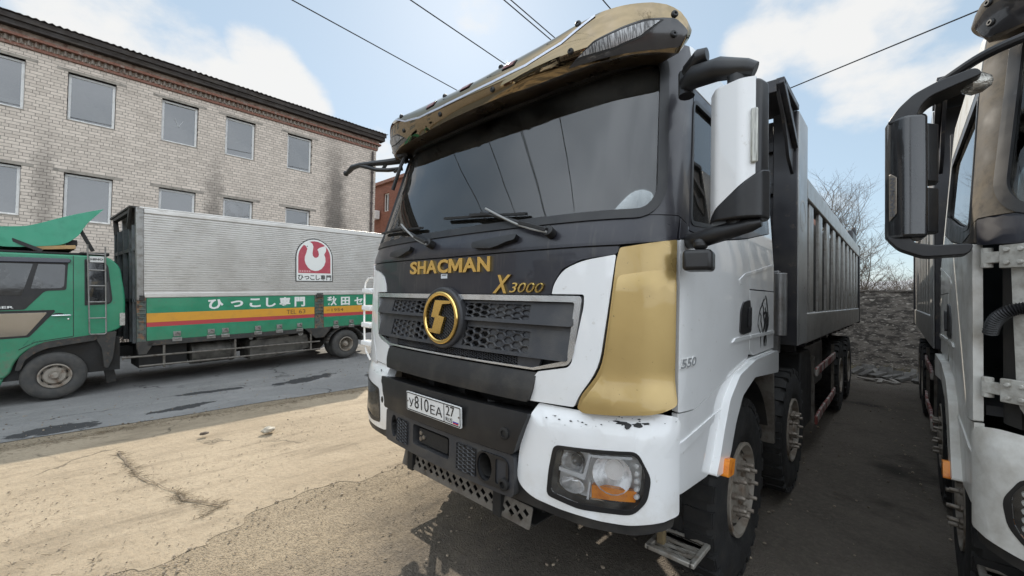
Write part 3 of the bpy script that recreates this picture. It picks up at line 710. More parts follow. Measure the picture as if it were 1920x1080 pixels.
        a.bar(cp(t0[0]*.6+t1[0]*.4, t0[1]*.6+t1[1]*.4, .032), cp(t0[0]*.35+t1[0]*.65, t0[1]*.35+t1[1]*.65, .032), .02, .014)
        obj('wiper_blade', a, M['ink'], W)
        if main:
            a = MB(); pts = []
            for i in range(14):
                t = i/13; u = pu+(bu-pu)*(1-t)*.9+.05*math.sin(3.1*t); z = pz-.012+(bz-pz+.02)*(1-t)-.035*math.sin(math.pi*t); pts.append(cp(u, z, .05))
            a.tube(pts, .006, 6); obj('washer_hose', a, M['hose'], W)
    # ---- cab body: doors, belt, roof, rear wall
    for s in sides:
        f = (lambda p: p) if s > 0 else mir
        dr = bpy.data.objects.new('door', None); COL.objects.link(dr); dr.parent = T
        panel('door_skin', f(rnd([(1.318, 1.262), (1.49, 1.247), (1.95, 1.318), (2.37, 1.392), (2.408, 1.44), (2.408, 2.118), (1.713, 2.028), (1.318, 1.992)], .006)), WH, dr, CAB, th=.03, off=.004)
        panel('rear_cab_side', f(rnd([(2.416, 1.812), (3.06, 1.812), (3.06, 2.86), (3.0, 2.97), (2.99, 2.22), (2.416, 2.122)], .006)), WH, T, CAB, th=.03, off=.004)
        fl = panel('side_locker_flap', f(rnd([(2.416, 1.44), (2.5, 1.398), (3.062, 1.402), (3.062, 1.804), (2.416, 1.804)], .008)), WH, T, CAB, th=.03, off=.005)
        panel('door_crease', f(rnd([(2.04, 1.507), (2.408, 1.507), (2.408, 1.528), (2.10, 1.528)], .006)), WH, dr, CAB, th=.02, off=.011, bev=.006)
        panel('flap_crease', f(rnd([(2.416, 1.507), (3.05, 1.507), (3.05, 1.528), (2.416, 1.528)], .004)), WH, fl, CAB, th=.02, off=.012, bev=.006)
        panel('door_swage', f(rnd([(2.18, 1.86), (2.3, 1.90), (3.04, 2.005), (3.04, 1.985), (2.32, 1.885), (2.2, 1.83)], .006)), WH, dr, CAB, th=.02, off=.008, bev=.006)
        win = f(SIDEWIN)
        wf = panel('door_window_frame', f([(1.40, 2.045), (1.713, 2.036), (2.408, 2.126), (2.99, 2.226), (2.985, 2.76), (1.362, 2.76)]), FR if main else M['black'], dr, CAB, th=.03, off=.002, holes=[win], bev=.004)
        panel('door_glass', f(grow(SIDEWIN, .006)), M['sideglass'], dr, CAB, th=.004, off=-.012, bev=0)
        panel('window_trim', f(grow(SIDEWIN, .010)), M['chrome'] if False else M['black'], dr, CAB, th=.012, off=.005, holes=[f(grow(SIDEWIN, -.012))], bev=.003)
        panel('belt_front', f([(1.315, 1.997), (1.713, 2.032), (1.40, 2.041), (1.40, 2.06), (1.315, 2.09)]), FR, T, CAB, th=.02, off=.001, bev=.002)
        panel('roof_side', f([(1.362, 2.765), (3.0, 2.765), (3.06, 2.86), (3.0, 2.985), (1.30, 2.985)]), WH, T, CAB, th=.03, off=.003, bev=.01)
        lf = rnd([(1.318, .905), (1.668, .884), (1.75, .91), (1.80, .97), (1.845, 1.10), (1.93, 1.225), (2.10, 1.322), (2.43, 1.376), (3.06, 1.382), (2.37, 1.386), (1.95, 1.312), (1.49, 1.241), (1.318, 1.256)], .004)
        lf = [(1.325, .912), (1.665, .89), (1.84, .90), (1.955, .955), (2.03, 1.09), (2.155, 1.205), (2.42, 1.275), (3.06, 1.235), (3.06, 1.39), (2.37, 1.385), (1.95, 1.311), (1.49, 1.240), (1.325, 1.254)]
        lp = panel('lower_side_panel', f(lf), WH, T, CAB, th=.03, off=.0, bev=.004)
        arch = [(1.70, .885), (1.83, .875), (1.93, .935), (2.03, 1.085), (2.155, 1.205), (2.42, 1.275), (3.08, 1.228), (3.08, 1.385), (2.43, 1.378), (2.10, 1.328), (1.92, 1.225), (1.83, 1.09), (1.76, .96)]
        panel('wheel_arch', f(rnd(arch, .03)), WH, lp, CAB, th=.045, off=.035, bev=.012)
        panel('lower_crease', f(rnd([(1.33, 1.085), (1.84, 1.145), (1.87, 1.18), (1.33, 1.13)], .008)), WH, lp, CAB, th=.02, off=.006, bev=.005)
        if main or True: panel('side_marker', f(rnd([(1.80, .862), (1.90, .852), (1.925, .925), (1.825, .945)], .01)), M['amber'], lp, CAB, th=.04, off=.06, bev=.006)
        hd = panel('door_handle', f(rnd([(2.185, 1.55), (2.25, 1.54), (2.425, 1.548), (2.42, 1.66), (2.395, 1.745), (2.25, 1.73), (2.20, 1.68)], .025)), M['black'], dr, CAB, th=.02, off=.012, bev=.006)
        panel('handle_lever', f(rnd([(2.33, 1.58), (2.37, 1.58), (2.375, 1.70), (2.345, 1.70)], .012)), M['black'], hd, CAB, th=.012, off=.026, bev=.004)
        if main and s > 0:
            lettering('power_lettering', '550', (1.325, 1.440, 1.497, 1.486), M['plate'], dr, CAB, off=.0045, depth=.003, bold=.06, shear=.12)
            lettering('power_lettering', '550', (1.328, 1.443, 1.494, 1.483), M['letgrey'], dr, CAB, off=.0055, depth=.003, bold=.02, shear=.12)
            dc = MB()
            def stroke(pts, w):
                vs = []; n_ = len(pts)
                for i, (a, b) in enumerate(pts):
                    c, d = pts[min(i+1, n_-1)], pts[max(i-1, 0)]; dx, dz = c[0]-d[0], c[1]-d[1]; l = math.hypot(dx, dz) or 1
                    ww = w*math.sin(math.pi*(i+.6)/(n_+.2))
                    for sg in (-1, 1):
                        p, nn = CAB(2.5+.5*(a-dz/l*ww*sg), 1.42+.37*(b+dx/l*ww*sg)); vs.append(p+nn*.0065)
                dc.add(vs, [(2*i, 2*i+2, 2*i+3, 2*i+1) for i in range(n_-1)])
            for pts, w in (([(.62, .97), (.58, .9), (.5, .86), (.42, .78), (.33, .72), (.27, .62), (.22, .5), (.2, .4)], .02), ([(.62, .97), (.68, .88), (.7, .8), (.74, .7), (.78, .6)], .03), ([(.45, .8), (.52, .72), (.5, .62), (.56, .5), (.6, .4)], .03),
                           ([(.6, .75), (.66, .62), (.62, .5), (.55, .38), (.48, .3)], .05), ([(.3, .66), (.38, .6), (.36, .5), (.42, .4), (.46, .28)], .025), ([(.7, .66), (.74, .55), (.7, .42), (.62, .3), (.6, .1)], .05), ([(.22, .45), (.28, .36), (.34, .3), (.36, .2), (.36, .03)], .02),
                           ([(.5, .9), (.48, .84), (.4, .8)], .02), ([(.48, .3), (.56, .26), (.66, .3), (.78, .42), (.82, .6)], .03), ([(.56, .22), (.54, .14), (.56, .04)], .04), ([(.66, .24), (.68, .14), (.64, .03)], .025), ([(.5, .66), (.56, .63), (.62, .66)], .03)):
                stroke(pts, w)
            obj('animal_decal', dc, M['ink'], fl, fix=False)
    rf = MB(); rf.pz(rnd([(-1.10, .42), (1.10, .42), (1.165, .6), (1.165, 2.04), (-1.165, 2.04), (-1.165, .6)], .05), 2.95, 3.0); obj('roof', rf, WH, T, bev=.015)
    rw = MB(); rw.box(-1.20, 1.20, 2.0, 2.04, 1.30, 2.96); rw.box(-1.2, 1.2, .35, 2.0, 1.28, 1.32); obj('rear_wall', rw, M['interior'], T)
    it = MB(); it.px(rnd([(.14, 1.5), (.75, 1.5), (.72, 1.98), (.55, 2.06), (.30, 2.10), (.16, 2.06)], .03), -1.0, 1.0); obj('dashboard', it, M['interior'], T, bev=.01)
    for x in (.55, -.6):
        st = MB(); st.box(x-.25, x+.25, .95, 1.4, 1.6, 1.78); st.px([(1.34, 1.75), (1.46, 1.75), (1.6, 2.4), (1.5, 2.42)], x-.24, x+.24); st.box(x-.13, x+.13, 1.5, 1.6, 2.42, 2.6); obj('seat', st, M['cloth'], T, bev=.03, seg=3)
    sw = MB()
    pts = []
    for k in range(25):
        a = 2*math.pi*k/24; pts.append((.55+.23*math.cos(a), .62-.12*math.sin(a), 2.12+.19*math.sin(a)))
    sw.tube(pts, .016, 8, cap=False); sw.bar((.34, .62, 2.12), (.76, .62, 2.12), .04, .02); sw.tube([(.55, .55, 1.95), (.55, .62, 2.12)], .04, 8); obj('steering_wheel', sw, M['black'], T)
    # ---- sun visor over the windscreen
    vz = [(-1.28, 2.86, 3.03), (-1.1, 2.862, 3.058), (-.8, 2.84, 3.07), (-.5, 2.838, 3.06), (0, 2.858, 3.058), (.5, 2.848, 3.093), (.8, 2.868, 3.10), (1.1, 2.868, 3.092), (1.24, 2.856, 3.062), (1.285, 2.862, 3.02)]
    sym = [(0, 2.856, 3.058), (.15, 2.8555, 3.062), (.3, 2.855, 3.07), (.45, 2.8555, 3.08), (.6, 2.858, 3.09), (.75, 2.863, 3.097), (.9, 2.867, 3.10), (1.05, 2.867, 3.095), (1.15, 2.864, 3.084), (1.22, 2.861, 3.066), (1.27, 2.862, 3.04), (1.30, 2.868, 3.01), (1.33, 2.90, 2.97)]
    sym = [(-a, b, c) for a, b, c in sym[:0:-1]]+sym
    V = bpy.data.objects.new('sun_visor', None); COL.objects.link(V); V.parent = T
    VM = M['visor'] if main else M['visor2']
    mb = MB(); nu = 90; nv = 12; vs = []
    for i in range(nu+1):
        u = -1.33+2.66*i/nu; b = lerp(u, [(q[0], q[1]) for q in sym]); t = lerp(u, [(q[0], q[2]) for q in sym])
        # crease swings from low in the middle to high at the ends
        p, n = VIS(u, b); vs.append(p-n*.14+Vector((0, 0, .012)))
        for j in range(nv+1):
            w = j/nv; z = b+(t-b)*w; p, n = VIS(u, z); cw = lerp(abs(u), [(0, .46), (.2, .455), (.4, .47), (.55, .53), (.68, .64), (.8, .78), (.9, .87), (1.0, .91), (1.3, .93)])
            bulge = .05*(1-((w-cw)/(max(cw, 1-cw)+.05))**2) if w < cw else .05-.09*((w-cw)/(1.02-cw))**2
            if w <= cw and abs(u) < .8: bulge -= .0
            vs.append(p+n*(bulge-.02))
        
        p, n = VIS(u, t); vs.append(p-n*.10+Vector((0, 0, .012))); vs.append(p-n*.22+Vector((0, 0, -.01)))
    R_ = nv+4
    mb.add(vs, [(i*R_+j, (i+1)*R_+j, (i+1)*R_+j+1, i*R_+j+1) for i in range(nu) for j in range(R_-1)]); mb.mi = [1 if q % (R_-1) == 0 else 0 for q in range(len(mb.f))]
    sh = obj('visor_shell', mb, [VM, M['visor_under']], V, ang=50); sm = sh.modifiers.new('thick', 'SOLIDIFY'); sm.thickness = .012; sm.offset = -1
    def VP(u, z):
        b = lerp(u, [(q[0], q[1]) for q in sym]); t = lerp(u, [(q[0], q[2]) for q in sym]); w = (z-b)/(t-b); p, n = VIS(u, z)
        cw = lerp(abs(u), [(0, .46), (.2, .455), (.4, .47), (.55, .53), (.68, .64), (.8, .78), (.9, .87), (1.0, .91), (1.3, .93)])
        bulge = .05*(1-((w-cw)/(max(cw, 1-cw)+.05))**2) if w < cw else .05-.09*((w-cw)/(1.02-cw))**2
        return p+n*(bulge-.02), n
    for s in sides:
        f = (lambda p: p) if s > 0 else mir
        panel('visor_end', f(rnd([(.74, 2.876), (.95, 2.876), (1.2, 2.872), (1.29, 2.885), (1.315, 2.95), (1.25, 2.992), (1.12, 2.997), (1.03, 2.985), (.89, 2.958)], .015)), M['visorend'], V, VP, th=.01, off=.0015, bev=.001, step=.03)
        panel('visor_lamp', f(rnd([(.80, 2.905), (.98, 2.906), (1.105, 2.93), (1.19, 2.982), (1.13, 2.985), (1.03, 2.972), (.90, 2.948)], .008)), M['ribbed'], V, VP, th=.01, off=.006, bev=.002, step=.04)
        panel('lamp_surround', f(rnd([(.78, 2.898), (.98, 2.900), (1.11, 2.924), (1.205, 2.985), (1.13, 2.991), (1.03, 2.978), (.89, 2.954)], .008)), M['black'], V, VP, th=.01, off=.003, bev=.002, step=.04)
    for u in (-.37, 0, .37):
        lp = panel('marker_lamp', rnd([(u-.05, 2.985), (u+.045, 2.985), (u+.055, 3.022), (u-.04, 3.022)], .006), M['black'], V, VP, th=.01, off=.004, bev=.002)
        panel('lamp_cover', rnd([(u-.042, 2.99), (u+.037, 2.99), (u+.047, 3.017), (u-.034, 3.017)], .005), M['redlamp'], lp, VP, th=.01, off=.008, bev=.002)
    strip = [(-1.1, 3.06), (-.85, 3.045), (-.7, 2.985), (-.4, 2.95), (0, 2.94), (.4, 2.95), (.7, 2.985), (.85, 3.045), (1.0, 3.072)]
    strip = [(-.9, 3.068), (-.72, 2.996), (-.5, 2.955), (-.25, 2.942), (0, 2.94), (.25, 2.942), (.5, 2.955), (.72, 2.996), (.9, 3.068)]
    panel('visor_trim', [(a, b-.006) for a, b in strip]+[(a, b+.006) for a, b in strip[::-1]], M['silvertrim'], V, VP, th=.01, off=.004, bev=0, step=.05)
    for s in sides:
        for u, z in ((.81, 3.062), (.27, 3.045), (.767, 2.945), (.25, 2.905), (1.245, 3.01), (1.25, 2.93)):
            p, n = VP(s*u, z); fm = MB(); q = n.to_track_quat('Z', 'Y').to_matrix(); fm.lathe([(.016, -.01), (.016, .004), (.011, .009), (.006, .009), (.005, .004), (.001, .004)], (0, 0, 0), 'z', 12)
            fm.v = [tuple(q@Vector(v)+p) for v in fm.v]; obj('visor_bolt', fm, M['ink'], V)
    # ---- mirrors
    for s in sides:
        if main and s < 0:
            A = MB(); A.tube([(-1.13, .40, 2.87), (-1.22, .30, 2.845), (-1.34, .24, 2.845), (-1.50, .2, 2.855), (-1.62, .19, 2.855), (-1.70, .19, 2.83), (-1.755, .195, 2.828)], [.03, .026, .022, .02, .024, .02, .013], 10)
            A.tube([(-1.14, .40, 2.80), (-1.2, .3, 2.775), (-1.30, .25, 2.785), (-1.40, .22, 2.82), (-1.5, .2, 2.85)], .018, 8); A.tube([(-1.22, .30, 2.845), (-1.25, .28, 2.79)], .014, 6)
            A.lathe([(.001, -.02), (.02, -.012), (.026, 0), (.02, .012), (.001, .02)], (-1.758, .195, 2.828), 'x', 12)
            obj('mirror_arm', A, M['black'], T)
            A = MB(); A.tube([(-.98, .335, 2.88), (-1.0, .30, 2.78), (-1.04, .28, 2.66), (-1.07, .27, 2.58)], .015, 8); A.tube([(-1.0, .30, 2.76), (-1.1, .3, 2.74)], .012, 6); A.tube([(-1.1, .4, 2.86), (-1.02, .3, 2.86), (-.98, .335, 2.88)], .03, 8); obj('mirror_bracket', A, M['black'], T)
            A = MB()
            pts = [(-1.23, .2, 1.87), (-1.30, .2, 1.865), (-1.345, .2, 1.83), (-1.36, .2, 1.76), (-1.352, .2, 1.5), (-1.335, .2, 1.33), (-1.30, .2, 1.26), (-1.235, .2, 1.2)]
            A.tube(pts, .008, 8); obj('side_grab_rail', A, WH, T)
            for z in (1.76, 1.62, 1.48, 1.33):
                A = MB(); A.box(-1.352, -1.2, .17, .25, z-.022, z+.022); obj('side_louvre', A, WH, T, bev=.01)
            continue
        X = lambda x: x*s
        MI = bpy.data.objects.new('mirror', None); COL.objects.link(MI); MI.parent = T
        if main:
            prof = rnd([(1.362, .27), (1.405, .20), (1.50, .175), (1.56, .20), (1.575, .27), (1.55, .33), (1.37, .33)], .02)
            # shell: white cover above a slanting black foot
            def clip(poly_pts, z0, z1, nm, mt, slope, above):
                bm = bmesh.new()
                n_ = len(poly_pts); v0 = [bm.verts.new((X(a), b, z0)) for a, b in poly_pts]; v1 = [bm.verts.new((X(a), b, z1)) for a, b in poly_pts]
                bm.faces.new(v0[::-1]); bm.faces.new(v1)
                for i in range(n_): bm.faces.new((v0[i], v0[(i+1) % n_], v1[(i+1) % n_], v1[i]))
                for co, no in slope:
                    r_ = bmesh.ops.bisect_plane(bm, geom=bm.verts[:]+bm.edges[:]+bm.faces[:], plane_co=co, plane_no=no, clear_outer=True)
                    ed = [e for e in r_['geom_cut'] if isinstance(e, bmesh.types.BMEdge)]
                    if ed: bmesh.ops.holes_fill(bm, edges=ed)
                bmesh.ops.recalc_face_normals(bm, faces=bm.faces[:])
                return obj(nm, bm, mt, MI, bev=.012, seg=3)
            k = Vector((.62*s, 0, -.78)).normalized()
            clip(prof, 2.06, 2.555, 'mirror_cover', M['white'], [(Vector((X(1.40), 0, 2.085)), k), (Vector((X(1.552), 0, 2.3)), Vector((s, .05, .0)).normalized())], True)
            inner = [(1.44+(a-1.44)*.97, .27+(b-.27)*.94) for a, b in prof]
            clip(inner, 2.045, 2.552, 'mirror_body', M['black'], [], True)
            pr2 = [(1.44+(a-1.44)*1.012, .27+(b-.27)*1.02) for a, b in prof]
            clip(pr2, 2.04, 2.4, 'mirror_foot', M['black'], [(Vector((X(1.40), 0, 2.085)), -k)], True)
            a = MB(); a.obox((X(1.541), .1835, 2.335), (Vector((1, .25*s, 0)).normalized(), Vector((-.25*s, 1, 0)).normalized(), Vector((0, 0, 1))), .012, .006, .10); obj('mirror_indicator', a, M['ribbed2'], MI, bev=.012)
            a = MB(); a.tube([(X(1.21), .42, 2.74), (X(1.26), .33, 2.735), (X(1.32), .28, 2.75), (X(1.345), .28, 2.75)], [.035, .036, .034, .026], 12)
            a.tube([(X(1.245), .33, 2.68), (X(1.30), .28, 2.672), (X(1.40), .25, 2.655), (X(1.50), .235, 2.615), (X(1.53), .24, 2.60)], [.035, .046, .045, .034, .028], 14)
            a.tube([(X(1.235), .35, 2.74), (X(1.24), .34, 2.63)], .034, 10); a.tube([(X(1.47), .25, 2.6), (X(1.47), .25, 2.54)], .04, 12)
            obj('mirror_arm', a, M['black'], MI)
            a = MB(); a.tube([(X(1.245), .36, 1.99), (X(1.33), .27, 1.985), (X(1.42), .24, 2.0), (X(1.52), .23, 2.02), (X(1.555), .23, 2.025)], [.03, .036, .034, .028, .016], 12); a.tube([(X(1.47), .25, 2.01), (X(1.47), .25, 2.06)], .04, 12)
            obj('mirror_arm', a, M['black'], MI)
            a = MB(); a.tube([(X(1.335), .25, 1.985), (X(1.335), .25, 1.94)], .028, 12); a.obox((X(1.33), .25, 1.895), (Vector((1, .2*s, 0)).normalized(), Vector((-.2*s, 1, 0)).normalized(), Vector((0, 0, 1))), .055, .06, .042); obj('kerb_mirror', a, M['black'], MI, bev=.016, seg=3)
        else:
            prof = rnd([(1.375, .17), (1.44, .14), (1.50, .17), (1.515, .24), (1.50, .33), (1.39, .33)], .02)
            a = MB(); a.pz([(X(p), q) for p, q in prof], 2.02, 2.55); obj('mirror_body', a, M['gloss'], MI, bev=.015, seg=3)
            for z0, z1 in ((2.27, 2.52), (2.05, 2.24)):
                a = MB(); a.pz([(X(p), q) for p, q in rnd([(1.34, .27), (1.378, .22), (1.378, .35), (1.345, .35)], .012)], z0, z1); obj('mirror_glass_edge', a, M['black'], MI, bev=.02, seg=3)
            a = MB()
            def strap(pts, wv, hz):
                v3 = [Vector(p) for p in pts]; v3 = [v3[0]*2-v3[1]]+v3+[v3[-1]*2-v3[-2]]; out = []
                for i in range(1, len(v3)-2):
                    for k in range(6):
                        t = k/6; p0, p1, p2, p3 = v3[i-1:i+3]; out.append(.5*((2*p1)+(p2-p0)*t+(2*p0-5*p1+4*p2-p3)*t*t+(3*p1-p0-3*p2+p3)*t**3))
                a.tube(out+[v3[-2]], [(wv+hz)/4]*(len(out)+1), 10)
            a.py([(X(p), q) for p, q in rnd([(1.508, 2.525), (1.47, 2.588), (1.42, 2.637), (1.35, 2.668), (1.24, 2.69), (1.22, 2.655), (1.30, 2.632), (1.37, 2.610), (1.40, 2.575), (1.41, 2.535)], .02)], .16, .30)
            obj('mirror_arm', a, M['black'], MI, bev=.012, seg=3); a = MB()
            strap([(X(1.33), .25, 2.69), (X(1.22), .2, 2.74), (X(1.1), .17, 2.765), (X(.9), .14, 2.79)], .035, .04)
            obj('mirror_stay', a, M['black'], MI); a = MB()
            a.py([(X(p), q) for p, q in rnd([(1.512, 2.03), (1.47, 1.975), (1.39, 1.935), (1.26, 1.94), (1.245, 1.985), (1.36, 1.985), (1.42, 2.0), (1.43, 2.03)], .02)], .17, .29)
            obj('mirror_arm', a, M['black'], MI, bev=.012, seg=3)
            if s < 0:
                q = [(-1.512, .155, 0)]
                MP = flat((-1.453, .1395, 2.25), (.88, -.47, 0), (0, 0, 1))
                MP = flat((X(1.472), .152, 2.2), (-s*.894, -.447, 0), (0, 0, 1)) if s > 0 else flat((-1.472, .152, 2.2), (.894, -.447, 0), (0, 0, 1))
                b = panel('name_badge', [(-.028, -.105), (.0, -.07), (.0, .085), (-.022, .105), (-.028, .1)], M['nut'], MI, MP, th=.004, off=.003, bev=.002, step=0)
                lettering('badge_lettering', 'SHACMAN', (-.022, -.085, -.006, .085), M['badge'], b, MP, off=.003, depth=.002, rot=1, bold=.03)
                a = MB(); a.lathe([(.001, -.05), (.03, -.035), (.045, -.01), (.04, .02), (.02, .045), (.001, .05)], (-1.235, .255, 2.655), 'x', 12); obj('wrapped_joint', a, M['wrap'], MI)
    # ---- footboard below the bumper, in front of the wheel
    for s in sides:
        st = bpy.data.objects.new('footboard', None); COL.objects.link(st); st.parent = T
        a = MB(); a.box(s*.93, s*1.17, .66, .69, .40, .425); a.box(s*.93, s*1.17, .97, 1.0, .40, .425); a.box(s*.92, s*.95, .66, 1.0, .40, .425); a.box(s*1.15, s*1.18, .66, 1.0, .40, .425); obj('step_frame', a, M['alloy'], st, bev=.006)
        a = MB()
        for k in range(6): a.bar((s*.94, .68+.06*k, .415), (s*1.16, .74+.04*k, .415), .008, .016); a.bar((s*1.16, .68+.06*k, .415), (s*.94, .74+.04*k, .415), .008, .016)
        obj('step_grid', a, M['alloy'], st)
        a = MB(); a.box(s*.96, s*1.0, .72, .76, .42, .80); a.box(s*1.1, s*1.14, .95, .99, .42, .92); obj('step_hanger', a, M['olive'], st, bev=.005)
    # ---- chassis, axles, wheels
    ch = MB()
    for s in sides: ch.box(s*.36, s*.44, .3, 10.1, .78, 1.08)
    for y in (.7, 2.3, 4.2, 5.6, 7.6, 9.9): ch.box(-.4, .4, y-.05, y+.05, .82, 1.04)
    obj('chassis_frame', ch, M['chassis'], T, bev=.006)
    ax = MB()
    for y in (1.443, 3.133, 7.15, 8.5): ax.tube([(-.95, y, .555), (-.2, y, .5), (.2, y, .5), (.95, y, .555)], .09, 10)
    for y in (7.15, 8.5): ax.lathe([(.001, -.2), (.18, -.15), (.24, 0), (.18, .15), (.001, .2)], (0, y, .55), 'y', 16)
    for y in (1.443, 3.133):
        for s in sides: ax.bar((s*.5, y-.7, .72), (s*.5, y+.7, .72), .09, .1)
    obj('axles', ax, M['chassis'], T)
    TM = M['rubber'] if main else M['rubber']
    for y in (1.443, 3.133):
        for s in sides: wheel(T, s*1.19, y, .555, .31, s, True, TM, lugs=True, nuts=(s > 0) == main or not main)
    for y in (7.15, 8.5):
        for s in sides:
            wheel(T, s*1.20, y, .555, .29, s, False, TM, lugs=True, nuts=False, nseg=28); wheel(T, s*.87, y, .555, .29, s, False, TM, lugs=False, nuts=False, nseg=24)
    for s in sides:
        a = MB(); pts = [(2.28, 1.20), (2.31, 1.20), (2.36, .62), (2.32, .62)]; a.px(pts, s*.86, s*1.2); obj('mudguard', a, M['alloy2'], T, bev=.004)
        a = MB(); n_ = 14
        for i in range(n_):
            a0, a1 = [math.pi*(.12+.76*(i+k)/n_) for k in (0, 1)]; r_ = .68
            a.add([(s*.84, 1.47+r_*math.cos(a0), .56+r_*math.sin(a0)), (s*1.2, 1.47+r_*math.cos(a0), .56+r_*math.sin(a0)), (s*1.2, 1.47+r_*math.cos(a1), .56+r_*math.sin(a1)), (s*.84, 1.47+r_*math.cos(a1), .56+r_*math.sin(a1))], [(0, 1, 2, 3)])
        obj('inner_wing', a, M['chassis'], T)
        # tank and side guard between the axles
        a = MB(); a.px(rnd([(4.5, .62), (6.1, .62), (6.1, 1.2), (4.5, 1.2)], .08), s*.6, s*1.08); obj('fuel_tank', a, M['tank'] if s > 0 else M['chassis'], T, bev=.02)
        a = MB(); a.px([(3.72, .36), (4.45, .36), (4.5, .95), (4.35, 1.2), (3.8, 1.2)], s*.75, s*1.16); obj('battery_box', a, M['chassis'], T, bev=.02)
        for z0, z1 in ((.92, .95), (.36, .42)):
            a = MB(); ys = [4.5, 5.2, 5.9, 6.5]
            for k in range(3):
                a.bar((s*(1.2-.015*(k % 2)), ys[k], z0+(z1-z0)*k/3-.012*(k % 2)), (s*(1.2-.015*((k+1) % 2)), ys[k+1], z0+(z1-z0)*(k+1)/3-.012*((k+1) % 2)), .03, .10)
            obj('side_guard_rail', a, M['stripe_red'], T, bev=.01)
        for y in (4.52, 6.45):
            a = MB(); a.box(s*1.15, s*1.185, y-.02, y+.02, .32, 1.1); obj('side_guard_post', a, M['alloy2'], T)
        a = MB(); a.box(s*1.0, s*1.17, 2.62, 2.7, 1.3, 2.0); a.tube([(s*1.17, 2.66, 1.45), (s*1.17, 2.66, 1.98)], .055, 12); obj('air_stack', a, M['tank'], T, bev=.005)
    # ---- tipping body
    B = bpy.data.objects.new('tipper_body', None); COL.objects.link(B); B.parent = T
    Y0, Y1 = 2.98, 10.40
    hb = MB(); hb.box(-1.22, 1.22, Y0+.10, Y0+.14, 1.34, 3.46)
    for z in (1.6, 2.0, 2.4, 2.8, 3.2): hb.box(-1.18, 1.18, Y0+.03, Y0+.10, z-.05, z+.05)
    obj('headboard', hb, M['steel'], B, bev=.008)
    fl = MB(); fl.box(-1.2, 1.2, Y0+.14, Y1, 1.34, 1.40)
    for s in sides: fl.box(s*.3, s*.5, Y0+.1, Y1-.3, 1.10, 1.34)
    for k in range(12): fl.box(-1.15, 1.15, Y0+.5+.6*k, Y0+.6+.6*k, 1.24, 1.34)
    obj('body_floor', fl, M['steel'], B)
    for s in sides:
        a = MB(); a.box(s*1.05, s*1.243, Y0, Y0+.485, 1.34, 3.48); fp = obj('front_post', a, M['steel'], B, bev=.008); a = MB(); a.box(s*1.236, s*1.252, Y0+.012, Y0+.49, 1.345, 3.475); obj('post_outer_face', a, M['postmat'], fp, bev=.003)  # paler outer face over the dark post
        a = MB(); a.box(s*1.14, s*1.255, Y0+.49, Y1, 2.76, 2.97); obj('top_rail', a, M['wornsteel'], B, bev=.015)
        a = MB(); a.box(s*1.14, s*1.252, Y0+.49, Y1, 1.33, 1.63); obj('bottom_rail', a, M['wornsteel'], B, bev=.015)
        a = MB(); a.box(s*.96, s*.98, Y0+.49, Y1, 1.5, 2.9); obj('side_sheet', a, M['chassis'], B)  # black rather than steel, to imitate the deep shade between the stakes
        for k in range(10):
            y = 3.73+.69*k; a = MB(); a.box(s*1.14, s*1.245, y-.05, y+.27, 1.63, 2.76); 
            a = MB(); a.px([(y, 1.63), (y+.27, 1.63), (y+.27, 2.76), (y, 2.76)], s*1.20, s*1.235); obj('side_stake', a, M['wornsteel'], B, bev=.006)
        a = MB(); a.box(s*1.05, s*1.26, Y1, Y1+.12, 1.3, 3.02); obj('rear_post', a, M['steel'], B, bev=.01)
        a = MB(); a.box(s*1.1, s*1.2, Y1-.9, Y1+.1, 2.97, 3.25); a.box(s*1.12, s*1.2, Y1-.1, Y1+.1, 3.2, 3.42); obj('tailgate_hinge', a, M['steel'], B, bev=.03)
        # gusset of the canopy, with an opening
        a = MB(); a.px([(2.33, 3.50), (2.40, 3.40), (2.56, 3.30), (2.72, 3.10), (2.78, 3.0), (2.98, 2.9), (2.98, 3.50)], s*1.19, s*1.215); obj('canopy_gusset', a, M['steel'], B, bev=.003)
        a = MB(); a.bar((s*1.225, 2.33, 3.50), (s*1.225, 2.98, 3.50), .06, .05); a.bar((s*1.235, 2.33, 3.50), (s*1.235, 2.95, 3.14), .04, .06); obj('canopy_edge', a, M['steel'], B, bev=.006)
    a = MB(); a.px([(2.33, 3.42), (2.36, 3.42), (2.36, 3.49), (3.08, 3.49), (3.08, 3.52), (2.33, 3.52)], -1.2, 1.2); obj('cab_canopy', a, M['steel'], B, bev=.004)
    a = MB(); a.box(-1.2, 1.2, Y1+.03, Y1+.08, 1.35, 2.95)
    for k in range(7): a.box(-1.1+.34*k, -1.02+.34*k, Y1+.08, Y1+.13, 1.4, 2.9)
    obj('tailgate', a, M['steel'], B)
    if main:
        # stencilled ring on the post
        RP = flat((1.2505, 3.22, 2.55), (0, 1, 0), (0, 0, 1))
        panel('stencil_ring', ell(0, 0, .15, .15, 28), M['faded'], B, RP, th=.001, off=.003, bev=0, step=0, holes=[ell(0, 0, .125, .13, 28)])
    return T
M['visorend'] = mat('dark_visor_end', (.035, .033, .034), .14, coat=.6, n=(6, (.05, .046, .042), .45, .8))  # darker glossy overlay on either end of the visor
M['gloss'] = mat('glossy_black_shell', (.012, .012, .013), .3, coat=.8, n=(5, (.05, .043, .034), .5, .75), bump=(90, .03))
M['visor_under'] = mat('brown_reflect_underside', (.13, .095, .06), .3, metal=.2, n=(7, (.07, .05, .035), .45, .6))  # brown in the colour imitates ground mirrored in the visor's underside
M['tint'] = glass('tinted_band_film', (.14, .115, .09), 1.7, ((.20, .155, .10), 5, .35))
M['hose'] = mat('grey_hose', (.3, .3, .29), .5)
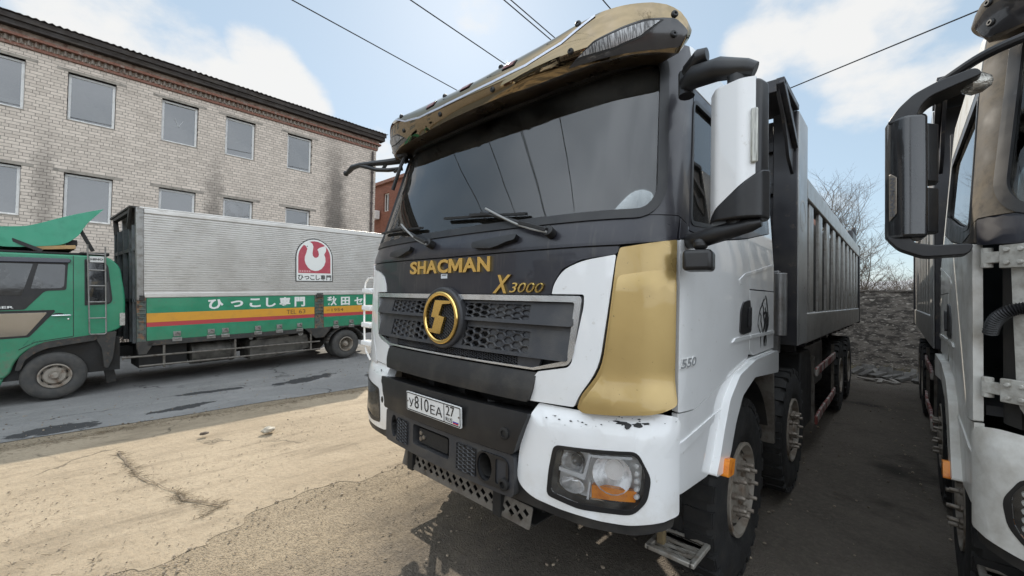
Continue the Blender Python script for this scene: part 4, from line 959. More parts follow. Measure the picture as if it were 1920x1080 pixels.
M['ribbed'] = mat('ribbed_lamp_lens', (.42, .42, .42), .2, metal=.6, n=(60, (.12, .12, .12), .45, .55, (4, .3, .3)))
M['ribbed2'] = mat('ribbed_clear_lens', (.5, .5, .44), .15, coat=.7, n=(50, (.28, .28, .25), .45, .55, (4, 4, .2)))
M['silvertrim'] = mat('silver_trim_strip', (.62, .66, .75), .3, metal=.5)
M['letgrey'] = mat('grey_letter_foil', (.35, .36, .37), .35, metal=.3)
M['badge'] = mat('badge_letters', (.12, .12, .125), .4)
M['wrap'] = mat('silver_tape', (.55, .53, .48), .3, metal=.7, bump=(30, .6), n=(16, (.2, .18, .15), .5, .7))
M['alloy'] = mat('dusty_alloy', (.40, .38, .34), .5, metal=.5, n=(12, (.22, .18, .14), .45, .7))
M['alloy2'] = mat('grimy_alloy', (.16, .145, .125), .6, metal=.3, n=(12, (.08, .065, .05), .45, .7))
M['olive'] = mat('dirty_olive_paint', (.20, .15, .075), .6, n=(14, (.1, .075, .045), .45, .7))
M['postmat'] = mat('grey_post_steel', (.30, .30, .295), .34, metal=.5, n=(3, (.45, .45, .43), .45, .75), n2=(12, (.14, .1, .075), .6, .75))
M['faded'] = mat('faded_stencil', (.42, .42, .4), .5)

# ------------------------------------------------------------------ ground
def slope(x, y):
    """the road along the building climbs gently away from the camera"""
    t = min(1, max(0, (-5.6-x)/1.6)); t = t*t*(3-2*t)
    return t*.0313*max(-6., min(40., y+1.6))
def mixnode(N, L, fac, a, b):
    x = N.new('ShaderNodeMix'); x.data_type = 'RGBA'
    for i, v in ((0, fac), (6, a), (7, b)):
        if isinstance(v, tuple): x.inputs[i].default_value = (*v, 1)
        elif isinstance(v, (int, float)): x.inputs[i].default_value = v
        else: L.new(v, x.inputs[i])
    return x.outputs[2]
def ground_mat(name, base, c2, c3, speck, crack=None, gravel=0., bumpk=.5, wet=None, lane_shade=None, spots=()):
    m = bpy.data.materials.new(name); m.use_nodes = True; nt = m.node_tree; N = nt.nodes; L = nt.links; b = N['Principled BSDF']
    b.inputs['Roughness'].default_value = .93; b.inputs['Specular IOR Level'].default_value = .25
    tc = N.new('ShaderNodeTexCoord'); vec = tc.outputs['Object']
    def nz(s, det=8, rough=.6, sc=None):
        t = N.new('ShaderNodeTexNoise'); t.inputs['Scale'].default_value = s; t.inputs['Detail'].default_value = det; t.inputs['Roughness'].default_value = rough
        if sc:
            mp = N.new('ShaderNodeMapping'); mp.inputs['Scale'].default_value = sc; L.new(vec, mp.inputs[0]); L.new(mp.outputs[0], t.inputs['Vector'])
        else: L.new(vec, t.inputs['Vector'])
        return t.outputs[0]
    def ramp(v, lo, hi, a=0., b_=1.):
        r = N.new('ShaderNodeMapRange'); L.new(v, r.inputs[0]); r.inputs[1].default_value = lo; r.inputs[2].default_value = hi; r.inputs[3].default_value = a; r.inputs[4].default_value = b_; return r.outputs[0]
    def mul(a, b_, op='MULTIPLY'):
        n = N.new('ShaderNodeMath'); n.operation = op
        for i, v in enumerate((a, b_)):
            if isinstance(v, (int, float)): n.inputs[i].default_value = v
            else: L.new(v, n.inputs[i])
        return n.outputs[0]
    col = mixnode(N, L, ramp(nz(.55, 6), .4, .65), base, c2)
    col = mixnode(N, L, ramp(nz(2.3, 9, .7, (1, .35, 1)), .5, .72), col, c3)
    g = nz(28, 6, .75); col = mixnode(N, L, ramp(g, .46, .7, 0, .6), col, c3)
    col = mixnode(N, L, mul(ramp(nz(5, 7, .65, (1, .09, 1)), .52, .72), ramp(nz(.8, 4), .4, .6)), col, tuple(k*.72 for k in c3)); col = mixnode(N, L, mul(ramp(nz(3.1, 7, .65, (1, .12, 1)), .56, .74), .55), col, tuple(min(1, k*1.12) for k in base))
    vo = N.new('ShaderNodeTexVoronoi'); vo.inputs['Scale'].default_value = 42; L.new(vec, vo.inputs['Vector'])
    patch = ramp(nz(1.3, 5), .42, .62)
    sp = mul(ramp(vo.outputs['Distance'], .26, .12), ramp(nz(19, 2), .5, .62)); sp = mul(sp, patch)
    col = mixnode(N, L, sp, col, speck)
    h = mul(g, .5); h = mul(h, mul(nz(7, 9, .65), 1.2), 'ADD'); h = mul(h, mul(sp, -.35), 'ADD')
    if gravel:
        v2 = N.new('ShaderNodeTexVoronoi'); v2.inputs['Scale'].default_value = 75; L.new(vec, v2.inputs['Vector'])
        r = ramp(v2.outputs['Distance'], .1, .5, gravel, 0); h = mul(h, r, 'ADD')
        col = mixnode(N, L, mul(ramp(nz(50, 3, .5), .5, .7), .5), col, speck)
    if crack:
        nn = N.new('ShaderNodeTexNoise'); nn.inputs['Scale'].default_value = 1.6; nn.inputs['Detail'].default_value = 8; L.new(vec, nn.inputs['Vector'])
        vm = N.new('ShaderNodeVectorMath'); vm.operation = 'MULTIPLY_ADD'; L.new(nn.outputs['Color'], vm.inputs[0]); vm.inputs[1].default_value = (1.1, 1.1, 0); L.new(vec, vm.inputs[2])
        v3 = N.new('ShaderNodeTexVoronoi'); v3.feature = 'DISTANCE_TO_EDGE'; v3.inputs['Scale'].default_value = crack[0]; L.new(vm.outputs[0], v3.inputs['Vector'])
        cr = mul(ramp(v3.outputs['Distance'], crack[1], 0.), ramp(nz(.9, 3), .46, .58)); col = mixnode(N, L, cr, col, tuple(k*.3 for k in base)); h = mul(h, mul(cr, -.8), 'ADD')
    if wet:
        w = ramp(nz(.8, 5, .5, (1, .5, 1)), .62, .66); col = mixnode(N, L, mul(w, .7), col, wet)
        r = N.new('ShaderNodeMapRange'); L.new(w, r.inputs[0]); r.inputs[3].default_value = .93; r.inputs[4].default_value = .35; L.new(r.outputs[0], b.inputs['Roughness'])
    for (cx, cy, rx, ry, rot) in spots:      # damp, dark patches with a soft ragged outline
        mp = N.new('ShaderNodeMapping'); mp.vector_type = 'TEXTURE'; mp.inputs['Location'].default_value = (cx, cy, 0); mp.inputs['Rotation'].default_value = (0, 0, rot); mp.inputs['Scale'].default_value = (rx, ry, 1e6); L.new(vec, mp.inputs[0])
        ln = N.new('ShaderNodeVectorMath'); ln.operation = 'LENGTH'; L.new(mp.outputs[0], ln.inputs[0])
        e = mul(ln.outputs['Value'], mul(mul(nz(5, 9, .62), -.5, 'ADD'), 1.9), 'ADD'); k_ = ramp(e, 1.0, .86)
        col = mixnode(N, L, mul(k_, .9), col, (.032, .032, .033)); r = N.new('ShaderNodeMapRange'); L.new(k_, r.inputs[0]); r.inputs[3].default_value = .93; r.inputs[4].default_value = .42; L.new(r.outputs[0], b.inputs['Roughness'])
    if lane_shade:             # ground colour darkened where the shade of the lorries falls
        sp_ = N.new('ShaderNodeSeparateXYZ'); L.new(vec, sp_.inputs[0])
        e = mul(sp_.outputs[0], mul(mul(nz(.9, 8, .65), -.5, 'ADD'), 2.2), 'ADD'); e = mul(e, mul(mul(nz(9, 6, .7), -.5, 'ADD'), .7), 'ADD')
        e = mul(e, mul(sp_.outputs[1], .12), 'ADD'); bk = mul(ramp(sp_.outputs[1], -2.1, -2.5), mul(mul(nz(1.1, 5, .5), -.47, 'ADD'), 60), 'MULTIPLY'); e = mul(e, bk, 'ADD'); k_ = ramp(e, -1.25, -.15)  # blotches out of view, added as dark shapes for the visor to mirror
        oc = mixnode(N, L, ramp(nz(1.1, 8, .65), .4, .62), lane_shade[0], lane_shade[1]); oc = mixnode(N, L, ramp(nz(24, 6, .75), .45, .72, 0, .8), oc, lane_shade[2]); oc = mixnode(N, L, ramp(nz(.7, 6, .6), .56, .66), oc, lane_shade[3])
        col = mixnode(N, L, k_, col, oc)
    L.new(col, b.inputs['Base Color'])
    bp = N.new('ShaderNodeBump'); bp.inputs['Strength'].default_value = bumpk; bp.inputs['Distance'].default_value = .03; L.new(h, bp.inputs['Height']); L.new(bp.outputs[0], b.inputs['Normal'])
    return m
G_DIRT = ground_mat('packed_dirt', (.33, .268, .188), (.285, .23, .158), (.225, .18, .125), (.10, .08, .058), gravel=.5, bumpk=.8, lane_shade=((.135, .115, .094), (.10, .086, .07), (.18, .155, .125), (.05, .043, .036)))
G_SLAB = ground_mat('dusty_concrete', (.375, .307, .22), (.31, .25, .175), (.225, .18, .125), (.09, .072, .052), crack=(.22, .004), bumpk=.75)
G_ROAD = ground_mat('old_grey_road', (.22, .217, .21), (.17, .168, .163), (.275, .268, .255), (.10, .098, .095), crack=(.5, .012), bumpk=.6, spots=((-5.85, -.32, .12, .42, .25), (-5.68, -1.55, .22, .42, .1), (-6.5, 1.7, .16, .6, .2), (-6.6, .2, .1, .5, -.1), (-6.2, 3.2, .2, .5, .1)))
G_LANE = ground_mat('shade_dark_dirt', (.135, .115, .094), (.10, .086, .07), (.175, .15, .12), (.045, .038, .031), gravel=.3, bumpk=.8)

def axis_vals(lo, a, b, hi, fine, grow=1.25):
    v = []; x = a
    while x < b: v.append(x); x += fine
    v.append(b); s = fine; x = b
    while x < hi: s *= grow; x += s; v.append(min(x, hi))
    s = fine; x = a; pre = []
    while x > lo: s *= grow; x -= s; pre.append(max(x, lo))
    return sorted(set(pre+v))
def sheet(name, xs, ys, inside, hfun, m, **props):
    mb = MB(); idx = {}
    vs = []; fs = []
    for i, x in enumerate(xs):
        for j, y in enumerate(ys):
            idx[i, j] = len(vs); vs.append((x, y, hfun(x, y)))
    for i in range(len(xs)-1):
        for j in range(len(ys)-1):
            if inside is None or inside((xs[i]+xs[i+1])/2, (ys[j]+ys[j+1])/2): fs.append((idx[i, j], idx[i+1, j], idx[i+1, j+1], idx[i, j+1]))
    mb.add(vs, fs); return obj(name, mb, m, fix=False, ang=60, **props)
def gz(x, y):
    d = noise.noise(Vector((x*.5, y*.5, 0)))*.02+noise.noise(Vector((x*1.7, y*1.7, 3)))*.008
    near = max(0, 1-abs(x)/14)
    return slope(x, y)+d*near-.015
xs = axis_vals(-900, -14, 5, 900, .16); ys = axis_vals(-900, -4, 14, 900, .16)
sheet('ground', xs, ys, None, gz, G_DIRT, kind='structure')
# ground strip darkened in colour for the shade between and under the lorries
def lane_edge(y): return -1.35+.35*noise.noise(Vector((0, y*.8, 9)))
def outline_sheet(name, pts, m, lift, hf, res=.2, **props):
    """a flat sheet with the given outline, following hf + lift"""
    bm = bmesh.new(); vs = [bm.verts.new((x, y, 0)) for x, y in pts]; bm.faces.new(vs); bm.normal_update(); bmesh.ops.triangulate(bm, faces=bm.faces[:], ngon_method='EAR_CLIP')
    x0, x1 = min(p[0] for p in pts), max(p[0] for p in pts); y0, y1 = min(p[1] for p in pts), max(p[1] for p in pts)
    for ax, lo, hi in ((0, x0, x1), (1, y0, y1)):
        k = math.ceil(lo/res+.01)
        while k*res < hi-1e-3:
            co = [0, 0, 0]; no = [0, 0, 0]; co[ax] = k*res; no[ax] = 1
            bmesh.ops.bisect_plane(bm, geom=bm.verts[:]+bm.edges[:]+bm.faces[:], plane_co=co, plane_no=no, dist=1e-5); k += 1
    for v in bm.verts: v.co.z = hf(v.co.x, v.co.y)+lift
    bm.normal_update()
    for f in bm.faces:
        if f.normal.z < 0: f.normal_flip()
    return obj(name, bm, m, ang=60, **props)
def wob(pts, amp, n=6, f=2.):
    out = []
    for (x0, y0), (x1, y1) in zip(pts, pts[1:]+pts[:1]):
        for k in range(n):
            t = k/n; x, y = x0+(x1-x0)*t, y0+(y1-y0)*t
            out.append((x+amp*noise.noise(Vector((x*f, y*f, 1))), y+amp*noise.noise(Vector((x*f, y*f, 8)))))
    return out
if 0: outline_sheet('shade_dark_yard', wob([(-.75, -6), (-.55, -1), (-1.2, .6), (-1.3, 4), (-1.3, 12), (7, 12), (7, -6)], .18, 14), G_LANE, .0015, gz, .25, kind='structure')
outline_sheet('concrete_slab', wob([(-1.8, -2.3), (-1.72, -1.5), (-1.53, -1.15), (-1.6, -.8), (-1.86, -.3), (-1.88, .1), (-1.76, .55), (-1.9, 1.4), (-2.0, 3), (-2.0, 11), (-5.0, 11), (-5.2, 3), (-5.1, 1), (-5.2, -.5), (-4.95, -2.5)], .07, 40, 6.), G_SLAB, .003, gz, .16, kind='structure')
rd = [(-5.42+.07*noise.noise(Vector((0, y*.9, 2))), y) for y in [-14+.4*i for i in range(100)]]
outline_sheet('road', rd+[(-13.2, 26), (-13.2, -14)], G_ROAD, .007, gz, .5, kind='structure')
# pebbles, crumbs, dead stalks
def scatter_rocks(name, n, fn, smin, smax, mt):
    mb = MB(); t = (1+5**.5)/2
    ico = [Vector(v).normalized() for v in ((-1, t, 0), (1, t, 0), (-1, -t, 0), (1, -t, 0), (0, -1, t), (0, 1, t), (0, -1, -t), (0, 1, -t), (t, 0, -1), (t, 0, 1), (-t, 0, -1), (-t, 0, 1))]
    fc = [(0, 11, 5), (0, 5, 1), (0, 1, 7), (0, 7, 10), (0, 10, 11), (1, 5, 9), (5, 11, 4), (11, 10, 2), (10, 7, 6), (7, 1, 8), (3, 9, 4), (3, 4, 2), (3, 2, 6), (3, 6, 8), (3, 8, 9), (4, 9, 5), (2, 4, 11), (6, 2, 10), (8, 6, 7), (9, 8, 1)]
    for _ in range(n):
        x, y = fn(); s = smin+(smax-smin)*random.random()**3; q = Vector((random.uniform(.7, 1.3), random.uniform(.7, 1.3), random.uniform(.45, .8)))*s; z = gz(x, y)+.009
        mb.cur = 0 if random.random() < .6 else 1
        mb.add([(x+v.x*q.x*random.uniform(.8, 1.15), y+v.y*q.y*random.uniform(.8, 1.15), z+s*.25+v.z*q.z) for v in ico], fc)
    return obj(name, mb, mt, fix=False, ang=20, kind='stuff')
PB = [mat('pebbles_pale', (.32, .26, .19), .9, n=(30, (.2, .16, .12), .4, .7)), mat('pebbles_dark', (.15, .122, .092), .9)]
def near_sun():
    while True:
        x, y = random.uniform(-4.9, -.4), random.uniform(-2.2, 2.6)
        if noise.noise(Vector((x*.8, y*.8, 5)))+.25*(x > -2)*1.2 > random.random()*.7-.2: return x, y
scatter_rocks('pebbles', 2600, near_sun, .0015, .0085, PB)
scatter_rocks('grit', 1200, lambda: (-5.25+random.gauss(0, .12), random.uniform(-2.4, 8)), .002, .012, PB)
scatter_rocks('gravel', 1500, lambda: (random.uniform(-.8, 2.2), random.uniform(-1, 10)), .003, .016, PB)
SE = [(-1.72, -1.5), (-1.53, -1.15), (-1.6, -.8), (-1.86, -.3), (-1.88, .1), (-1.76, .55), (-1.9, 1.4)]
def slab_edge():
    i = random.randrange(len(SE)-1); t = random.random(); return SE[i][0]+(SE[i+1][0]-SE[i][0])*t+random.gauss(.09, .12), SE[i][1]+(SE[i+1][1]-SE[i][1])*t+random.gauss(0, .05)
scatter_rocks('slab_crumbs', 520, slab_edge, .002, .012, [PB[0], mat('crumbs_tan', (.22, .175, .125), .9)])
scatter_rocks('road_grit', 900, lambda: (random.uniform(-7.2, -5.3), random.uniform(-2.5, 7)), .003, .014, PB)
def stalks(name, n, fn, lmin, lmax, mt, flatk=1.):
    mb = MB()
    for _ in range(n):
        x, y = fn(); z = gz(x, y)+.011; a = random.random()*6.28; l = random.uniform(lmin, lmax); w = random.uniform(.0008, .002)
        d = Vector((math.cos(a), math.sin(a), random.uniform(0, .35)*flatk)).normalized(); p = Vector((x, y, z)); m_ = p+d*l*.5+Vector((random.uniform(-1, 1), random.uniform(-1, 1), .3))*l*.08; e = p+d*l
        mb.tube([p, m_, e], [w, w, w*.5], 3, cap=False)
    return obj(name, mb, mt, fix=False, kind='stuff')
DRY = mat('dry_stalks', (.2, .15, .09), .9, n=(20, (.09, .065, .04), .4, .6))
def edge_debris():
    y = random.uniform(-2.3, 6); return -5.2+.25*abs(random.gauss(0, .5))+.08*math.sin(y*3), y
stalks('dead_grass_litter', 900, edge_debris, .03, .14, DRY)
CR = [(-4.2, -1.09), (-3.67, -1.05), (-3.24, -1.01), (-2.62, -.81), (-2.43, -.8), (-2.1, -.59), (-2.03, -.76)]
def crack_debris():
    i = random.randrange(len(CR)-1); t = random.random(); return CR[i][0]+(CR[i+1][0]-CR[i][0])*t+random.gauss(0, .035), CR[i][1]+(CR[i+1][1]-CR[i][1])*t+random.gauss(0, .03)
stalks('crack_litter', 380, crack_debris, .02, .09, DRY, .5)
stalks('yard_litter', 260, near_sun, .02, .07, DRY, .4)
cr = MB(); left = []; right = []
for i in range(len(CR)-1):
    for k in range(6):
        t = k/6; x = CR[i][0]+(CR[i+1][0]-CR[i][0])*t; y = CR[i][1]+(CR[i+1][1]-CR[i][1])*t; w = .0025+.016*abs(noise.noise(Vector((x*4, y*4, 0)))); q = .03*noise.noise(Vector((x*6, y*6, 4)))
        left.append((x+w*.4, y+q-w, gz(x, y)+.0145)); right.append((x-w*.4, y+q+w, gz(x, y)+.0145))
cr.add(left+right, [(i, i+1, len(left)+i+1, len(left)+i) for i in range(len(left)-1)])
obj('slab_crack', cr, mat('crack_dirt', (.09, .07, .05), .95, n=(30, (.2, .155, .105), .4, .65)), kind='structure')
def rock(name, loc, s, m, label, cat, seed, group=None):
    bm = bmesh.new(); bmesh.ops.create_icosphere(bm, subdivisions=3, radius=1)
    for v in bm.verts:
        n_ = noise.noise(v.co*1.3+Vector((seed, 0, 0)))*.35+noise.noise(v.co*3+Vector((seed, 4, 0)))*.12; v.co *= 1+n_; v.co = Vector((v.co.x*s[0], v.co.y*s[1], v.co.z*s[2]))
    o = obj(name, bm, m, ang=25); o.location = loc; return tag(o, label, cat, group)
rock('stone', (-3.75, .22, .04), (.055, .075, .04), mat('pale_stone', (.5, .46, .38), .9, n=(20, (.3, .26, .2), .4, .65)), 'pale lumpy stone lying on the sunlit concrete', 'stone', 1)
rock('dirt_clod', (-4.15, -.35, .03), (.03, .05, .016), mat('dark_clod', (.08, .06, .045), .95), 'small dark clod on the sunlit ground left of the pale stone', 'clod', 5)

# ------------------------------------------------------------------ the grey brick building
def brick_mat(name, c1, c2, mortar, sc, stain=None, axes='yz', course=.0882, length=.256):
    m = bpy.data.materials.new(name); m.use_nodes = True; nt = m.node_tree; N = nt.nodes; L = nt.links; b = N['Principled BSDF']; b.inputs['Roughness'].default_value = .9; b.inputs['Specular IOR Level'].default_value = .2
    tc = N.new('ShaderNodeTexCoord'); sp = N.new('ShaderNodeSeparateXYZ'); L.new(tc.outputs['Object'], sp.inputs[0])
    cb = N.new('ShaderNodeCombineXYZ'); L.new(sp.outputs[{'x': 0, 'y': 1}[axes[0]]], cb.inputs[0]); L.new(sp.outputs[2], cb.inputs[1])
    nz = N.new('ShaderNodeTexNoise'); nz.inputs['Scale'].default_value = 3; nz.inputs['Detail'].default_value = 3; L.new(tc.outputs['Object'], nz.inputs['Vector'])
    vm = N.new('ShaderNodeVectorMath'); vm.operation = 'MULTIPLY_ADD'; L.new(nz.outputs['Color'], vm.inputs[0]); vm.inputs[1].default_value = (.02, .02, 0); L.new(cb.outputs[0], vm.inputs[2])
    bt = N.new('ShaderNodeTexBrick'); L.new(vm.outputs[0], bt.inputs['Vector']); bt.inputs['Scale'].default_value = 1; bt.inputs['Brick Width'].default_value = length; bt.inputs['Row Height'].default_value = course
    bt.inputs['Mortar Size'].default_value = .0065; bt.inputs['Mortar Smooth'].default_value = .25; bt.inputs['Bias'].default_value = -.1; bt.offset = .5; bt.squash = .5; bt.squash_frequency = 4
    bt.inputs['Color1'].default_value = (*c1, 1); bt.inputs['Color2'].default_value = (*c2, 1); bt.inputs['Mortar'].default_value = (*mortar, 1)
    n2 = N.new('ShaderNodeTexNoise'); n2.inputs['Scale'].default_value = 24; n2.inputs['Detail'].default_value = 6; L.new(tc.outputs['Object'], n2.inputs['Vector'])
    r = N.new('ShaderNodeMapRange'); L.new(n2.outputs[0], r.inputs[0]); r.inputs[1].default_value = .4; r.inputs[2].default_value = .75; r.inputs[4].default_value = .35
    col = mixnode(N, L, r.outputs[0], bt.outputs[0], tuple(k*.62 for k in c1))
    n3 = N.new('ShaderNodeTexNoise'); n3.inputs['Scale'].default_value = .9; n3.inputs['Detail'].default_value = 7; n3.inputs['Roughness'].default_value = .7; L.new(tc.outputs['Object'], n3.inputs['Vector'])
    r = N.new('ShaderNodeMapRange'); L.new(n3.outputs[0], r.inputs[0]); r.inputs[1].default_value = .54; r.inputs[2].default_value = .72; r.inputs[4].default_value = .4
    col = mixnode(N, L, r.outputs[0], col, tuple(k*.42 for k in c1))
    if stain:            # long run of damp soot below the eave
        for (yc, w, zlo, zhi, amt) in stain:
            def mth(op, a, b_):
                n = N.new('ShaderNodeMath'); n.operation = op
                for i, v in enumerate((a, b_)):
                    if isinstance(v, (int, float)): n.inputs[i].default_value = v
                    else: L.new(v, n.inputs[i])
                return n.outputs[0]
            n4 = N.new('ShaderNodeTexNoise'); n4.inputs['Scale'].default_value = 2.2; n4.inputs['Detail'].default_value = 9; n4.inputs['Roughness'].default_value = .75; L.new(tc.outputs['Object'], n4.inputs['Vector'])
            d = mth('ABSOLUTE', mth('SUBTRACT', sp.outputs[1], yc), 0); d = mth('ADD', d, mth('MULTIPLY', mth('SUBTRACT', n4.outputs[0], .5), 1.1))
            r1 = N.new('ShaderNodeMapRange'); L.new(d, r1.inputs[0]); r1.inputs[1].default_value = w; r1.inputs[2].default_value = w*.3
            r2 = N.new('ShaderNodeMapRange'); L.new(sp.outputs[2], r2.inputs[0]); r2.inputs[1].default_value = zhi; r2.inputs[2].default_value = zlo; r2.inputs[4].default_value = amt
            col = mixnode(N, L, mth('MULTIPLY', r1.outputs[0], r2.outputs[0]), col, (.075, .068, .06))
    L.new(col, b.inputs['Base Color'])
    bp = N.new('ShaderNodeBump'); bp.inputs['Strength'].default_value = .7; bp.inputs['Distance'].default_value = .012; bp.invert = True; L.new(bt.outputs['Fac'], bp.inputs['Height'])
    bp2 = N.new('ShaderNodeBump'); bp2.inputs['Strength'].default_value = .4; bp2.inputs['Distance'].default_value = .01; L.new(n2.outputs[0], bp2.inputs['Height']); L.new(bp.outputs[0], bp2.inputs['Normal']); L.new(bp2.outputs[0], b.inputs['Normal'])
    return m
GB = brick_mat('grey_silicate_brick', (.695, .605, .515), (.53, .46, .39), (.22, .195, .17), 1, stain=((5.95, .55, 6.2, 8.6, .7), (1.8, .35, 4.6, 7.0, .55), (-2.1, .25, 5.0, 6.4, .4), (6.2, .9, 4.2, 5.6, .4)))
REDB = mat('red_brick_course', (.24, .11, .075), .9, n=(9, (.30, .24, .2), .52, .7), n2=(30, (.12, .06, .045), .5, .7), bump=(40, .3))
def wall_with_openings(name, y0, y1, z0, z1, ops, x, depth, m, par):
    mb = MB(); ys = sorted({y0, y1, *[v for o in ops for v in (o[0], o[1])]}); zs = sorted({z0, z1, *[v for o in ops for v in (o[2], o[3])]})
    for a, b in zip(ys, ys[1:]):
        for c, d in zip(zs, zs[1:]):
            if any(o[0] <= (a+b)/2 <= o[1] and o[2] <= (c+d)/2 <= o[3] for o in ops): continue
            mb.add([(x, a, c), (x, b, c), (x, b, d), (x, a, d)], [(0, 1, 2, 3)])
    for a, b, c, d in ops:
        q = x-depth
        mb.add([(x, a, c), (x, b, c), (x, b, d), (x, a, d), (q, a, c), (q, b, c), (q, b, d), (q, a, d)], [(0, 4, 5, 1), (1, 5, 6, 2), (2, 6, 7, 3), (3, 7, 4, 0)])
    return obj(name, mb, m, par, fix=False)
BX = -15.35
bld = thing('brick_building', 'two-tone grey brick building with white framed windows behind the green box truck', 'building', (0, 0, 0))
ops = []
for yc, w in ((-9.2, 1.02), (-6.2, 1.02), (-3.03, 1.02), (-1.235, 1.0), (.80, .95), (2.51, .92), (4.52, .92)):
    for z0, z1 in ((6.55, 7.90), (3.67, 5.02), (.9, 2.2)): ops.append((yc-w/2, yc+w/2, z0, z1))
wall_with_openings('front_wall', -24, 7.75, -.8, 9.0, ops, BX, .22, GB, bld)
ew = MB(); ew.add([(BX, 7.75, -.8), (-27, 7.75, -.8), (-27, 7.75, 9), (BX, 7.75, 9)], [(0, 1, 2, 3)]); ew.add([(BX, -24, -.8), (-27, -24, -.8), (-27, -24, 9), (BX, -24, 9)], [(0, 1, 2, 3)]); ew.add([(-27, -24, -.8), (-27, 7.75, -.8), (-27, 7.75, 9), (-27, -24, 9)], [(0, 1, 2, 3)])
obj('end_walls', ew, brick_mat('grey_end_brick', (.695, .605, .515), (.53, .46, .39), (.22, .195, .17), 1, axes='xz'), bld)
UP = mat('white_window_plastic', (.7, .7, .68), .4, n=(9, (.5, .49, .46), .5, .75))
PANE = glass('building_pane', (.35, .38, .39), 2.5, ((.4, .4, .39), 1.2, .3), .02)
LINT = mat('concrete_lintel', (.33, .295, .25), .9, n=(8, (.18, .16, .135), .45, .7), bump=(30, .2))
ROOM = mat('dim_room', (.2, .2, .2), .9)
for (a, b, c, d) in ops:
    if d < 3: continue
    w = bpy.data.objects.new('window', None); COL.objects.link(w); w.parent = bld; w.location = (BX-.14, (a+b)/2, (c+d)/2)
    hw, hh = (b-a)/2-.012, (d-c)/2-.012; f = .062; mb = MB()
    mb.box(-.03, .03, -hw, hw, hh-f, hh); mb.box(-.03, .03, -hw, hw, -hh, -hh+f*.7); mb.box(-.028, .028, -hw, -hw+f, -hh+f*.7, hh-f); mb.box(-.028, .028, hw-f, hw, -hh+f*.7, hh-f)
    obj('frame', mb, UP, w, bev=.006)
    mb = MB(); mb.add([(0, -hw+f, -hh+f*.7), (0, hw-f, -hh+f*.7), (0, hw-f, hh-f), (0, -hw+f, hh-f)], [(0, 1, 2, 3)]); pn = obj('pane', mb, PANE, w, fix=False); pn.rotation_euler = (0, R(random.uniform(-1.2, 1.2)), R(random.uniform(-1.5, 1.5)))
    mb = MB(); mb.box(-.02, .15, -hw-.02, hw+.02, -hh-.05, -hh-.012); obj('sill', mb, LINT, w, bev=.006)
    if d > 6 and abs(a-.325) < .02:      # a taped tick mark on the glass
        mb = MB(); mb.bar((.012, -.14, .16), (.012, -.03, -.10), .006, .022, (1, 0, 0)); mb.bar((.012, -.03, -.10), (.012, .09, .12), .006, .022, (1, 0, 0)); obj('tape_mark', mb, UP, w)
    if d > 6 and abs(a+3.54) < .02: mb = MB(); mb.box(-.5, -.06, .05, .42, -hh+.05, -hh+.24); obj('box_on_the_sill', mb, UP, w, bev=.02)
for (a, b, c, d) in ops:
    if d > 3: mb = MB(); mb.box(BX-.2, BX+.006, a-.22, b+.22, d, d+.085); obj('lintel', mb, LINT, bld, bev=.006)
mb = MB(); mb.add([(BX-.5, -24, .0), (BX-.5, 7.6, .0), (BX-.5, 7.6, 8.9), (BX-.5, -24, 8.9)], [(0, 1, 2, 3)])
for k in range(11): mb.box(BX-4, BX-.5, -24+3.2*k, -23.9+3.2*k, 0, 8.9)
mb.add([(BX-4.5, -24, 0), (BX-4.5, 7.6, 0), (BX-4.5, 7.6, 8.9), (BX-4.5, -24, 8.9)], [(0, 1, 2, 3)])
mb = MB()
for z in (.1, 2.9, 5.8, 8.7): mb.box(BX-5, BX-.24, -24, 7.6, z-.1, z)
mb.add([(BX-5, -24, 0), (BX-5, 7.6, 0), (BX-5, 7.6, 8.9), (BX-5, -24, 8.9)], [(0, 1, 2, 3)])
obj('rooms', mb, ROOM, bld)
# cornice: red course, zigzag dentils, red course, boards, corrugated eave
mb = MB(); mb.box(BX-.1, BX+.05, -24, 7.80, 8.20, 8.285); mb.box(BX-.1, BX+.16, -24, 7.91, 8.425, 8.50); obj('red_brick_band', mb, REDB, bld, bev=.006)
mb = MB(); y = -24.
while y < 7.75:
    mb.add([(BX-.02, y-.008, 8.287), (BX-.02, y+.125, 8.287), (BX+.115, y+.06, 8.287), (BX-.02, y-.008, 8.423), (BX-.02, y+.125, 8.423), (BX+.115, y+.06, 8.423)], [(0, 2, 1), (3, 4, 5), (0, 1, 4, 3), (1, 2, 5, 4), (2, 0, 3, 5)]); y += .135
obj('dentil_course', mb, mat('dentil_brick', (.36, .315, .265), .9, n=(5, (.24, .12, .085), .55, .68), n2=(30, (.2, .17, .14), .5, .7)), bld, ang=20)
mb = MB(); mb.box(BX-.1, BX+.09, -24, 7.84, 8.505, 8.63); obj('frieze', mb, mat('frieze_brick', (.3, .24, .19), .9, n=(6, (.13, .075, .055), .45, .65), n2=(25, (.4, .35, .3), .55, .7)), bld)
WOOD = mat('dark_eave_boards', (.035, .028, .024), .85, n=(5, (.09, .075, .06), .5, .75, (1, .3, 4)), bump=(20, .2))
mb = MB(); mb.box(BX-.1, BX+.28, -24, 8.02, 8.635, 8.70); mb.box(BX+.24, BX+.28, -24, 8.02, 8.705, 8.82); mb.box(BX+.30, BX+.33, -24, 8.06, 8.78, 8.92)
for k in range(55): mb.box(BX-.05, BX+.23, -23.8+.58*k, -23.74+.58*k, 8.705, 8.80)
obj('eave_boards', mb, WOOD, bld)
mb = MB(); vs = []; n_ = 32*14
